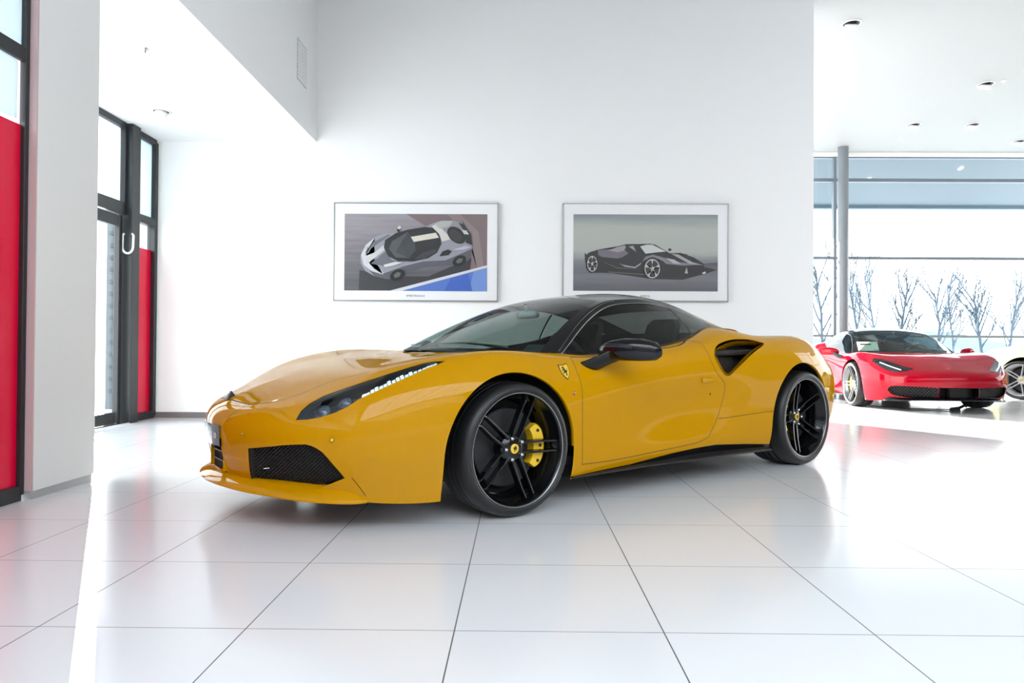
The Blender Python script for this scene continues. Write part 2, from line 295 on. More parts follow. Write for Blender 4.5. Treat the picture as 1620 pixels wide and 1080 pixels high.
# --- body surface: control net -------------------------------------------------
# each station: list of 12 (x,y,z), from the bottom edge up over the shoulder to the centreline
def side(x, prof, xc=None):
    n=len(prof); out=[]
    for i,(y,z) in enumerate(prof):
        xx=x
        if xc is not None and i>6: xx=x+(xc-x)*((i-6)/(n-7))**1.0
        out.append((xx,y,z))
    return out
NET=[
 # S0 nose centre
 [(1.060,0,.195),(1.075,0,.25),(1.088,0,.31),(1.098,0,.37),(1.102,0,.42),(1.098,0,.462),(1.080,0,.500),(1.052,0,.530),(1.015,0,.556),(.965,0,.582),(.905,0,.606),(.840,0,.630)],
 [(1.040,.16,.193),(1.056,.165,.25),(1.070,.17,.31),(1.080,.17,.37),(1.085,.17,.42),(1.080,.17,.462),(1.062,.168,.500),(1.032,.162,.530),(.985,.150,.557),(.915,.115,.590),(.840,.060,.624),(.770,0,.653)],
 [(.995,.335,.190),(1.012,.345,.25),(1.026,.35,.31),(1.036,.352,.37),(1.040,.353,.42),(1.034,.350,.465),(1.012,.345,.505),(.975,.335,.540),(.915,.300,.572),(.840,.220,.612),(.765,.110,.650),(.700,0,.677)],
 [(.915,.505,.182),(.932,.520,.25),(.946,.53,.31),(.956,.533,.37),(.960,.533,.42),(.952,.528,.468),(.925,.515,.512),(.880,.492,.555),(.815,.430,.600),(.745,.310,.648),(.680,.155,.680),(.620,0,.700)],
 [(.805,.635,.160),(.822,.655,.25),(.836,.668,.31),(.845,.673,.37),(.848,.673,.425),(.838,.667,.478),(.808,.648,.530),(.765,.610,.590),(.705,.530,.645),(.645,.380,.684),(.590,.190,.703),(.540,0,.717)],
 [(.675,.745,.140),(.688,.768,.24),(.700,.782,.31),(.706,.790,.38),(.707,.790,.44),(.698,.782,.500),(.672,.762,.568),(.630,.712,.650),(.580,.605,.695),(.535,.430,.710),(.495,.210,.724),(.460,0,.731)],
 [(.520,.830,.126),(.528,.848,.23),(.535,.863,.31),(.538,.871,.39),(.538,.872,.46),(.532,.864,.530),(.512,.845,.612),(.480,.782,.704),(.440,.660,.738),(.410,.460,.736),(.390,.225,.743),(.370,0,.748)],
 [(.340,.882,.122),(.342,.900,.22),(.345,.914,.31),(.346,.921,.40),(.346,.922,.48),(.343,.914,.560),(.332,.894,.652),(.315,.822,.748),(.300,.690,.766),(.288,.480,.761),(.280,.235,.759),(.270,0,.763)],
 side(.13,[(.900,.130),(.925,.215),(.936,.31),(.943,.41),(.944,.50),(.935,.590),(.912,.690),(.842,.782),(.705,.786),(.490,.776),(.240,.772),(0,.775)]),
 side(-.10,[(.905,.130),(.928,.215),(.940,.31),(.947,.41),(.948,.51),(.940,.605),(.914,.703),(.845,.792),(.705,.793),(.490,.785),(.240,.786),(0,.788)]),
 side(-.35,[(.895,.135),(.916,.215),(.926,.31),(.933,.41),(.936,.51),(.931,.600),(.907,.690),(.850,.768),(.720,.790),(.490,.792),(.240,.797),(0,.80)]),
 side(-.62,[(.880,.145),(.902,.215),(.908,.31),(.912,.41),(.920,.51),(.922,.595),(.905,.680),(.855,.752),(.735,.785),(.490,.80),(.240,.81),(0,.81)]),
 side(-.95,[(.868,.155),(.890,.220),(.888,.31),(.886,.41),(.896,.505),(.912,.590),(.908,.680),(.866,.762),(.745,.805),(.490,.82),(.240,.83),(0,.83)]),
 side(-1.28,[(.868,.165),(.890,.225),(.884,.315),(.876,.41),(.880,.500),(.902,.585),(.912,.680),(.875,.785),(.755,.836),(.490,.85),(.240,.86),(0,.86)]),
 side(-1.58,[(.880,.178),(.902,.235),(.900,.325),(.895,.41),(.896,.495),(.908,.590),(.920,.695),(.885,.818),(.765,.885),(.490,.90),(.240,.91),(0,.91)]),
 side(-1.88,[(.905,.170),(.928,.240),(.934,.33),(.936,.42),(.938,.510),(.944,.605),(.945,.715),(.905,.845),(.770,.955),(.490,.972),(.240,.98),(0,.985)]),
 side(-2.18,[(.930,.165),(.952,.245),(.962,.34),(.966,.43),(.968,.525),(.970,.625),(.960,.735),(.918,.850),(.780,.912),(.520,.925),(.260,.965),(0,.98)]),
 side(-2.48,[(.935,.165),(.958,.250),(.970,.345),(.976,.44),(.979,.535),(.977,.640),(.960,.755),(.912,.868),(.780,.915),(.540,.905),(.270,.930),(0,.94)]),
 side(-2.76,[(.920,.175),(.943,.260),(.957,.350),(.964,.445),(.967,.545),(.962,.650),(.935,.765),(.875,.870),(.755,.915),(.530,.890),(.265,.900),(0,.905)]),
 side(-3.00,[(.870,.200),(.893,.280),(.906,.365),(.914,.455),(.916,.550),(.905,.655),(.865,.760),(.795,.845),(.690,.888),(.510,.880),(.255,.885),(0,.89)]),
 [(-3.18,.800,.230),(-3.20,.822,.300),(-3.215,.833,.38),(-3.225,.838,.465),(-3.232,.836,.555),(-3.225,.822,.655),(-3.200,.780,.745),(-3.165,.715,.822),(-3.125,.625,.866),(-3.10,.480,.872),(-3.10,.240,.876),(-3.10,0,.88)],
 [(-3.31,.700,.250),(-3.33,.725,.315),(-3.345,.735,.39),(-3.355,.740,.475),(-3.362,.740,.565),(-3.355,.722,.660),(-3.325,.685,.745),(-3.280,.625,.815),(-3.235,.545,.858),(-3.20,.420,.868),(-3.19,.210,.872),(-3.19,0,.875)],
 [(-3.40,.480,.260),(-3.42,.490,.325),(-3.435,.495,.40),(-3.445,.498,.485),(-3.452,.498,.575),(-3.445,.495,.668),(-3.415,.485,.755),(-3.365,.460,.828),(-3.315,.410,.865),(-3.28,.310,.870),(-3.265,.155,.872),(-3.26,0,.873)],
 [(-3.44,.240,.262),(-3.46,.245,.328),(-3.475,.248,.402),(-3.485,.25,.487),(-3.492,.25,.577),(-3.485,.248,.670),(-3.452,.244,.757),(-3.400,.235,.829),(-3.350,.215,.866),(-3.32,.165,.872),(-3.305,.085,.873),(-3.30,0,.873)],
 [(-3.45,0,.263),(-3.47,0,.33),(-3.485,0,.404),(-3.495,0,.489),(-3.502,0,.579),(-3.495,0,.672),(-3.462,0,.759),(-3.412,0,.831),(-3.365,0,.868),(-3.345,0,.872),(-3.335,0,.873),(-3.33,0,.873)],
]
def spl_basis(t):
    return np.array([(1-t)**3,3*t**3-6*t**2+4,-3*t**3+3*t**2+3*t+1,t**3])/6
MIR=np.array([1,-1,1.])
def pad(P,mj=True,mk=True):
    a=P[1:2]*MIR if mj else 2*P[:1]-P[1:2]
    b=P[-2:-1]*MIR if mj else 2*P[-1:]-P[-2:-1]
    P=np.concatenate([a,P,b],0)
    a=2*P[:,:1]-P[:,1:2]
    b=P[:,-2:-1]*MIR if mk else 2*P[:,-1:]-P[:,-2:-1]
    return np.concatenate([a,P,b],1)
def evalsurf(P,n,m,mj=True,mk=True):
    Q=pad(P,mj,mk);J,K=P.shape[:2]
    def mat(N,n):
        M=np.zeros(((N-1)*n+1,N+2))
        for i in range((N-1)*n+1):
            c=min(i//n,N-2);t=i/n-c
            M[i,c:c+4]+=spl_basis(t)
        return M
    return np.einsum('ia,abx,jb->ijx',mat(J,n),Q,mat(K,m))
def fitnet(N,it=2,mj=True,mk=True):
    T=np.array(N,float);P=T.copy()
    for _ in range(it): P=P+(T-evalsurf(P,1,1,mj,mk))
    return P
GC=np.array([(-.04,.800),(-.29,.912),(-.59,1.024),(-.89,1.117),(-1.15,1.170),(-1.40,1.194),(-1.65,1.187),(-1.9,1.148),(-2.2,1.07),(-2.5,.985),(-2.75,.93)])
GR=np.array([(-.48,.705,.775),(-.59,.665,.865),(-.74,.615,.975),(-.92,.565,1.068),(-1.07,.545,1.11),(-1.27,.54,1.128),(-1.5,.545,1.12),(-1.75,.56,1.075),(-2.0,.58,1.0),(-2.25,.61,.935),(-2.4,.63,.90)])
def crv(P,t):
    # smooth cubic (natural, uniform) through P at t in [0,len-1]
    P=np.asarray(P,float);n=len(P)
    A=np.eye(n)*4;B=np.zeros_like(P)
    for i in range(1,n-1): A[i,i-1]=A[i,i+1]=1;B[i]=3*(P[i+1]-P[i-1])
    A[0,0]=A[-1,-1]=2;A[0,1]=A[-1,-2]=1;B[0]=3*(P[1]-P[0]);B[-1]=3*(P[-1]-P[-2])
    D=np.linalg.solve(A,B)
    t=np.atleast_1d(t).astype(float);i=np.clip(np.floor(t).astype(int),0,n-2);u=(t-i)[:,None]
    a,b,da,db=P[i],P[i+1],D[i],D[i+1]
    return a*(1+2*u)*(1-u)**2+da*u*(1-u)**2+b*u*u*(3-2*u)+db*u*u*(u-1)
def gtop(nu=60,ns=16,s0=0,s1=1,u0=0,u1=10):
    t=np.linspace(u0,u1,nu);c=crv(GC,t);r=crv(GR,t);out=[]
    for s in np.linspace(s0,s1,ns):
        x=c[:,0]+(r[:,0]-c[:,0])*s**2.4;y=r[:,1]*s;z=c[:,1]+(r[:,2]-c[:,1])*s**2.6
        out.append(np.stack([x,y,z],-1))
    return np.array(out)  # [s][u]
# ------------------------------------------------------------------ cars
NMI = 6
def grid_mesh(S):
    n, m = S.shape[:2]; I = np.arange(n*m).reshape(n, m)
    return S.reshape(-1, 3), np.stack([I[:-1, :-1], I[:-1, 1:], I[1:, 1:], I[1:, :-1]], -1).reshape(-1, 4)
def grid_normals(S):
    e = lambda a: np.concatenate([a[1:2]*MIR, a, a[-2:-1]*MIR], 0)
    X = e(S); X = np.concatenate([2*X[:, :1]-X[:, 1:2], X, X[:, -2:-1]*MIR], 1)
    du = X[2:, 1:-1]-X[:-2, 1:-1]; dv = X[1:-1, 2:]-X[1:-1, :-2]; nn = np.cross(dv, du)
    # end rows/cols share the mirrored neighbour, so y stays 0 on the seam
    nn /= np.linalg.norm(nn, axis=-1, keepdims=True)+1e-12; return nn
class Skin:
    """half car skin (y>=0): a dense sheet, its normals and cutting tools"""
    def __init__(s, net):
        S = evalsurf(fitnet(net), NMI, NMI); N = grid_normals(S)
        if N[60, 20][1] < 0: N = -N; s.flip = True
        else: s.flip = False
        s.V, s.F = grid_mesh(S); s.N = N.reshape(-1, 3)
        s.tris = [(a, b, c) for a, b, c, d in s.F]+[(a, c, d) for a, b, c, d in s.F]
        s.vv = [Vector(v) for v in s.V]; s.bvh = BVHTree.FromPolygons(s.vv, s.tris)
        s.nv = [Vector(v) for v in s.N]
        s.bm = bmesh.new(); vs = [s.bm.verts.new(v) for v in s.vv]
        for f in s.F:
            try: s.bm.faces.new([vs[i] for i in (f if not s.flip else f)])
            except ValueError: pass
        s.lay = s.bm.faces.layers.int.new('tag')
    def normal(s, p):
        c, nn, i, d = s.bvh.find_nearest(p)
        if i is None: return Vector((0, 1, 0)), p
        a, b, q = s.tris[i]; n = barycentric_transform(c, s.vv[a], s.vv[b], s.vv[q], s.nv[a], s.nv[b], s.nv[q]); return n.normalized(), c
    def snap(s, p): return s.normal(Vector(p))[1]
    def cut(s, P, val, depth=.25, only=(0,), d=None, inset=0):
        P = [Vector(p) for p in P]; c = sum(P, Vector())/len(P)
        if d is None:
            d = Vector()
            for i in range(len(P)): d += (P[i]-c).cross(P[(i+1) % len(P)]-c)
        d = Vector(d).normalized(); e1 = d.cross(Vector((0, 0, 1)) if abs(d.z) < .9 else Vector((1, 0, 0))).normalized(); e2 = d.cross(e1)
        pr = lambda p: ((p-c).dot(e1), (p-c).dot(e2)); Q = [pr(p) for p in P]
        ar = sum(Q[i][0]*Q[(i+1) % len(Q)][1]-Q[(i+1) % len(Q)][0]*Q[i][1] for i in range(len(Q)))
        if inset: Q = offs(Q, inset*(1 if ar > 0 else -1))
        xs = [q[0] for q in Q]; ys = [q[1] for q in Q]; mg = .03
        bb = (min(xs)-mg, max(xs)+mg, min(ys)-mg, max(ys)+mg)
        def infl(f):
            m = f.calc_center_median(); u, v = pr(m); return bb[0] < u < bb[1] and bb[2] < v < bb[3] and abs((m-c).dot(d)) < depth
        fs = [f for f in s.bm.faces if infl(f)]
        for i in range(len(Q)):
            a, b = Q[i], Q[(i+1) % len(Q)]; L = math.hypot(b[0]-a[0], b[1]-a[1])
            if L < 1e-6: continue
            x0, x1 = min(a[0], b[0])-1e-4, max(a[0], b[0])+1e-4; y0, y1 = min(a[1], b[1])-1e-4, max(a[1], b[1])+1e-4; sel = []
            for f in fs:
                if not f.is_valid: continue
                us = [pr(v.co) for v in f.verts]
                if max(u[0] for u in us) < x0 or min(u[0] for u in us) > x1 or max(u[1] for u in us) < y0 or min(u[1] for u in us) > y1: continue
                sd = [(u[0]-a[0])*(b[1]-a[1])-(u[1]-a[1])*(b[0]-a[0]) for u in us]
                if max(sd) < 0 or min(sd) > 0: continue
                sel.append(f)
            if not sel: continue
            no = e1*(b[1]-a[1])-e2*(b[0]-a[0]); geom = list({e for f in sel for e in f.edges})+sel
            r = bmesh.ops.bisect_plane(s.bm, geom=geom, dist=1e-6, plane_co=c+e1*a[0]+e2*a[1], plane_no=no)
            fs = [f for f in fs if f.is_valid]+[g for g in r['geom'] if isinstance(g, bmesh.types.BMFace) and g.is_valid]; fs = list(dict.fromkeys(fs))
        for f in s.bm.faces:
            if f[s.lay] in only and infl(f) and inpoly(pr(f.calc_center_median()), Q): f[s.lay] = val
        return [c+e1*x+e2*y for x, y in Q]
    def panel(s, P, gapv, val, g=.0036, **k):
        s.cut(P, gapv, **k); s.cut(P, val, only=(gapv,), inset=g, **k)
    def get(s, vals, off=0):
        s.bm.verts.index_update(); fs = [f for f in s.bm.faces if f[s.lay] in vals]; ix = {}; V = []; N = []; F = []; T_ = []
        for f in fs:
            r = []
            for v in f.verts:
                if v.index not in ix:
                    ix[v.index] = len(V); n_, _ = s.normal(v.co); V.append(v.co+n_*off); N.append(n_)
                r.append(ix[v.index])
            F.append(r); T_.append(f[s.lay])
        return V, N, F, T_
def offs(Q, d):
    out = []; n_ = len(Q)
    for i in range(n_):
        a, b, c = Q[i-1], Q[i], Q[(i+1) % n_]
        u = Vector((b[0]-a[0], b[1]-a[1])).normalized(); v = Vector((c[0]-b[0], c[1]-b[1])).normalized()
        m = Vector((-(u.y+v.y), u.x+v.x)); m = m.normalized() if m.length > 1e-6 else Vector((-u.y, u.x)); k = max(.5, m.dot(Vector((-u.y, u.x)))); out.append((b[0]+m.x*d/k, b[1]+m.y*d/k))
    return out
def inpoly(p, Q):
    x, y = p; r = False; j = len(Q)-1
    for i in range(len(Q)):
        if (Q[i][1] > y) != (Q[j][1] > y) and x < (Q[j][0]-Q[i][0])*(y-Q[i][1])/(Q[j][1]-Q[i][1])+Q[i][0]: r = not r
        j = i
    return r
def flipto(V, N, F):
    out = []
    for f in F:
        a, b, c = V[f[0]], V[f[1]], V[f[2]]; g = sum(((V[f[i]]-V[f[0]]).cross(V[f[(i+1) % len(f)]]-V[f[0]]) for i in range(1, len(f)-1)), Vector())
        out.append(f if g.dot(N[f[0]]) >= 0 else f[::-1])
    return out
def part(sk, name, vals, m, parent, mirror='both', off=0, matmap=None):
    """emit tagged faces: mirror 'both' = one mesh over the centre line; 'pair' = two meshes"""
    V, N, F, Tg = sk.get(vals, off); F = flipto(V, N, F); fm = [matmap.get(t, 0) for t in Tg] if matmap else None
    MV = [Vector((v.x, -v.y, v.z)) for v in V]; MN = [Vector((q.x, -q.y, q.z)) for q in N]; MF = [f[::-1] for f in F]
    if mirror == 'both':
        k = len(V); ix = {i: (i if abs(V[i].y) < 1e-5 else k+i) for i in range(k)}
        for i in range(k):
            if abs(V[i].y) < 1e-5: N[i] = Vector((N[i].x, 0, N[i].z)).normalized()
        return mesh(name, V+MV, F+[[ix[i] for i in f] for f in MF], m, parent, True, N+MN, fm=(fm+fm) if fm else None)
    return [mesh(name, V, F, m, parent, True, N, fm=fm), mesh(name, MV, MF, m, parent, True, MN, fm=fm)]
def cm(pts, k=5, closed=False):
    """Catmull-Rom densify"""
    P = [Vector(p) for p in pts]; n_ = len(P); out = []
    for i in range(n_ if closed else n_-1):
        a, b, c, d = (P[(i-1) % n_], P[i], P[(i+1) % n_], P[(i+2) % n_]) if closed else (P[max(i-1, 0)], P[i], P[i+1], P[min(i+2, n_-1)])
        for j in range(k):
            t = j/k; out.append(.5*((2*b)+(c-a)*t+(2*a-5*b+4*c-d)*t*t+(3*b-a-3*c+d)*t**3))
    if not closed: out.append(P[-1])
    return out
def mirp(P): return [Vector((p[0], -p[1], p[2])) for p in P]
def ribbon(sk, name, pts, w_, m, parent, off=.0009, both=True, k=6):
    L = [sk.normal(p) for p in cm(pts, k)]; V = []; F = []
    for i, (n_, c) in enumerate(L):
        t = (L[min(i+1, len(L)-1)][1]-L[max(i-1, 0)][1]).normalized(); s_ = n_.cross(t).normalized()*w_/2; V += [c+n_*off-s_, c+n_*off+s_]
    for i in range(len(L)-1): F.append((2*i, 2*i+1, 2*i+3, 2*i+2))
    o = [mesh(name, V, F, m, parent)]
    if both: o.append(mesh(name, mirp(V), [f[::-1] for f in F], m, parent))
    return o
def tunnel(sk, name, P, steps, m, parent, cap=None, both=True):
    """walls going in from an opening: steps = [(shift vector, shrink)], cap material for the bottom"""
    L0 = [sk.snap(p) for p in P]; c = sum(L0, Vector())/len(L0)
    for s in ((1, -1) if both else (1,)):
        loops = [[Vector((p.x, p.y*s, p.z)) for p in L0]]
        for sh, kk in steps:
            loops.append([Vector((q.x, q.y*s, q.z)) for q in [c+(p-c)*kk+Vector(sh) for p in L0]])
        q = MB(); q.loft(loops); q.build(name, m, parent, smooth=True, ang=.7)
        if cap: mesh('duct', [p for p in loops[-1]], [tuple(range(len(L0)))], cap, parent, False)

HORSE = [(-.10,-.50),(-.02,-.30),(-.10,-.12),(-.26,-.16),(-.34,-.34),(-.40,-.30),(-.33,-.06),(-.16,.04),(-.22,.16),(-.38,.12),(-.46,.02),(-.48,.08),(-.38,.22),(-.20,.28),(-.24,.40),(-.38,.36),(-.40,.42),(-.22,.54),(-.10,.60),(.0,.50),(.04,.30),(.16,.10),(.26,.04),(.34,.16),(.32,.32),(.42,.40),(.40,.18),(.34,-.02),(.24,-.12),(.12,-.16),(.20,-.30),(.10,-.52),(.02,-.54),(.08,-.32),(.0,-.20),(.04,-.34),(-.02,-.52)]
def make_wheel(parent, x, y, r, width, side, m_rim, rot0, name='wheel', R0=.275, cal=1, steer=0, style='twin', detail=True, hubm=None, dish=.015):
    """axis along y, outer face at y=0 towards +y*side"""
    S = R0/.275
    q = MB(); q.lathe_y([(.277*S, -.004), (.2755*S, -.0005), (.271*S, -.001), (.266*S, -.006), (.262*S, -.016), (.258*S, -.03), (.246*S, -.05), (.236*S, -.075), (.232*S, -.14), (.24*S, -width+.02), (.262*S, -width+.01)], 96)
    rim = q.build(name, m_rim, parent, smooth=True, ang=1.0)
    rim.matrix_basis = Matrix.Translation((x, y, r)) @ Matrix.Rotation(steer, 4, 'Z') @ (Matrix.Rotation(pi, 4, 'Z') if side < 0 else Matrix.Identity(4))
    q = MB(); W = width; t0 = r-.006
    q.lathe_y([(.268*S, -W+.012), (.276*S, -W-.002), (r-.035, -W-.012), (r-.012, -W+.003), (r-.003, -W+.03), (r, -W*.72), (r, -W*.66), (r-.008, -W*.655), (r-.008, -W*.63), (r, -W*.625), (r, -W*.52), (r-.008, -W*.515), (r-.008, -W*.485), (r, -W*.48), (r, -W*.37), (r-.008, -W*.365), (r-.008, -W*.335), (r, -W*.33), (r-.001, -W*.24), (r-.004, -.030), (r-.009, -.014), (r-.018, -.001), (r-.030, .005), (r-.038, .0055), (r-.040, .0035), (.286*S, .003), (.280*S, .0015), (.2765*S, -.002), (.272*S, -.012)], 96)
    q.build('tyre', M['rubber'], rim, smooth=True, ang=.6)
    q = MB(); q.lathe_y([(.2755*S, .001), (.272*S, .0015), (.270*S, -.001)], 96); q.build('rim_glint', M['trim'], rim, smooth=True)  # added bright ring imitates the gloss reflection along the rim lip
    # spokes: five pairs of tapered ribs that splay at the rim
    for k in range(5):
        a = rot0+k*2*pi/5; q = MB()
        for s in (-1, 1):
            for (r0, r1, o0, o1, y0, y1, w0, w1) in ((.040, .262, .020, .025, -.036, -.010, .010, .0075),):
                def P(rr, off, yy): return (cos(a)*rr-sin(a)*off, yy, sin(a)*rr+cos(a)*off)
                r0 *= S; r1 *= S; o0 *= s; o1 *= s; mid = .13*S; om = s*(.026); ym = -.030
                loops = []
                for rr, oo, yy, ww, dd in ((r0, o0, y0, w0+.004, .03), (mid*.62, s*.0245, -.034, w0, .034), (mid*1.25, om, -.026, .0085, .034), (r1*.93, o1, y1-.004, w1, .03), (r1*1.01, o1*1.06, y1-.016, w1+.003, .025)):
                    yy -= dish*(1-(rr/(r1*1.01))**1.3); loops.append([P(rr, oo-ww, yy-dd), P(rr, oo-ww*.55, yy), P(rr, oo+ww*.55, yy), P(rr, oo+ww, yy-dd)])
                q.loft(loops, True, True, True)
            # web near hub joining neighbours
        bo = q.build('spoke', m_rim, rim, smooth=False, ang=.5); bevel(bo, .0018, 2)
    q = MB(); q.lathe_y([(.001, -.030), (.040, -.030), (.056, -.034), (.070, -.046), (.074, -.075), (.074, -.12)], 40); q.V = [(a_, b_-dish, c_) for a_, b_, c_ in q.V]; q.build('hub', m_rim, rim, smooth=True, ang=.6)
    q = MB(); q.lathe_y([(.0005, -.024), (.021, -.024), (.0235, -.0255), (.0235, -.032)], 32); cap = q.build('centre_cap', hubm or M['caliper'], rim, smooth=True, ang=.6); cap.location = (0, -dish, 0)
    if detail:
        mesh('horse_emblem', [(hx*.028, -.0236, hz*.028) for hx, hz in HORSE], [tuple(range(len(HORSE)))[::-1]], M['ink'], cap, False) if False else emblem('horse_emblem', cap, (0, -.0234, 0), (1, 0, 0), (0, 0, 1), .026)
        for k in range(5):
            a = rot0+pi/5+k*2*pi/5; q = MB(); q.lathe_y([(.0005, -.018), (.006, -.018), (.0085, -.021), (.0085, -.040)], 12); nn = q.build('lug_nut', M['chrome'], rim, smooth=True, ang=.6); nn.location = (cos(a)*.053, -dish, sin(a)*.053)
    q = MB(); q.lathe_y([(.055, -.115), (.19*S, -.115), (.195*S, -.12), (.195*S, -.145), (.19*S, -.15), (.05, -.15)], 64); q.build('brake_disc', M['steel'], rim, smooth=True, ang=.6)
    q = MB(); a0 = (pi if cal > 0 else 0)
    if side < 0: a0 = pi-a0
    n_ = 18; loops = []
    for i in range(n_+1):
        a = a0+(-.62+1.24*i/n_); e = 1-abs(2*i/n_-1)**4*.35; ri, ro = .138*S, (.138+.082*e)*S
        loops.append([(cos(a)*ri, -.112, sin(a)*ri), (cos(a)*(ri+.008), -.075, sin(a)*(ri+.008)), (cos(a)*(ro-.012), -.072, sin(a)*(ro-.012)), (cos(a)*ro, -.085, sin(a)*ro), (cos(a)*ro, -.16, sin(a)*ro), (cos(a)*ri, -.16, sin(a)*ri)])
    q.loft(loops, True, True, True); cl = q.build('brake_caliper', M['caliper'], rim, smooth=True, ang=.5)
    if detail:
        for i in (-.42, 0, .42):
            q = MB(); q.lathe_y([(.0005, -.069), (.008, -.069), (.009, -.075)], 14); bb = q.build('caliper_bolt', M['ink'], cl, smooth=True); bb.location = (cos(a0+i)*.185, 0, sin(a0+i)*.185)
    q = MB(); q.lathe_y([(.0005, -.16), (.23*S, -.165), (.232*S, -.17)], 40); q.build('hub_backing', M['void'], rim)
    return rim
def emblem(name, parent, o, ex, ez, s, m=None, d=.0004):
    bm = bmesh.new(); o, ex, ez = Vector(o), Vector(ex).normalized(), Vector(ez).normalized(); nn = ex.cross(ez)
    vs = [bm.verts.new(o+ex*(x*s)+ez*(z*s)) for x, z in HORSE]; f = bm.faces.new(vs); bmesh.ops.triangulate(bm, faces=[f])
    r = bmesh.ops.extrude_face_region(bm, geom=list(bm.faces)); 
    for g in r['geom']:
        if isinstance(g, bmesh.types.BMVert): g.co += nn*(-d)
    me = bpy.data.meshes.new(name); bm.to_mesh(me); bm.free(); me.materials.append(m or M['ink']); return link(name, me, parent)

DOORF = [(-.475,.83,.768),(-.458,.879,.733),(-.461,.903,.691),(-.471,.919,.642),(-.475,.927,.594),(-.477,.929,.505),(-.483,.922,.4),(-.496,.905,.207)]
DOORB = [(-.69,.896,.203),(-.886,.89,.208),(-1.123,.888,.220),(-1.378,.892,.235),(-1.496,.898,.248),(-1.575,.903,.272)]
DOORR = [(-1.626,.904,.342),(-1.672,.907,.415),(-1.702,.915,.50),(-1.712,.918,.553),(-1.706,.923,.601),(-1.649,.923,.649),(-1.602,.922,.697),(-1.571,.91,.76),(-1.563,.888,.812),(-1.559,.862,.842),(-1.548,.831,.868)]
BELT = [(-.46,.815,.762),(-.60,.81,.766),(-.80,.804,.778),(-1.0,.800,.793),(-1.2,.797,.813),(-1.38,.790,.836),(-1.55,.775,.868),(-1.72,.745,.908),(-1.92,.700,.950),(-2.15,.66,.955),(-2.3,.64,.94)]
HEAD = [(.898,.582,.493),(.87,.568,.53),(.831,.567,.561),(.772,.585,.595),(.711,.63,.622),(.651,.677,.648),(.585,.72,.674),(.513,.753,.7),(.438,.775,.725),(.378,.79,.741),(.337,.805,.748),(.294,.829,.75),(.337,.832,.733),(.376,.826,.721),(.461,.817,.687),(.539,.799,.653),(.612,.773,.618),(.678,.742,.585),(.725,.725,.551),(.771,.698,.526),(.82,.663,.507),(.861,.625,.497)]
GRIL = [(1.032,.358,.355),(1.006,.318,.200),(.969,.407,.196),(.926,.492,.196),(.871,.571,.192),(.82,.629,.193),(.736,.734,.247),(.768,.724,.288),(.798,.71,.329),(.82,.696,.359),(.841,.679,.377),(.857,.663,.387),(.875,.645,.393),(.912,.601,.39),(.947,.55,.384),(.99,.468,.371)]
SCOOP = [(-1.622,.905,.789),(-1.652,.893,.823),(-1.703,.883,.848),(-1.783,.879,.868),(-1.885,.881,.88),(-2.021,.887,.879),(-2.120,.905,.864),(-2.147,.912,.850),(-2.002,.937,.796),(-1.896,.942,.743),(-1.805,.939,.687),(-1.753,.933,.652),(-1.725,.93,.645),(-1.689,.927,.657),(-1.642,.924,.708),(-1.618,.915,.755)]
HOOD = [(1.023,0,.55),(.992,.258,.542),(.887,.406,.59),(.711,.487,.647),(.622,.566,.68),(.507,.643,.718),(.425,.684,.742),(.34,.7,.763),(.262,.745,.778),(.12,.755,.79),(-.10,.755,.79),(-.26,.75,.78),(-.385,.68,.78),(-.28,.59,.79),(-.165,.43,.79),(-.082,.2,.79),(-.066,0,.79)]
def arch(cx, cz, rx, rz, y, n_=40, zb=.12):
    P = [(cx+rx*cos(a), y, cz+rz*sin(a)) for a in np.linspace(0, pi, n_)]
    return [(cx+rx-.002, y, zb-.06)]+P+[(cx-rx-.004, y, zb-.06)]

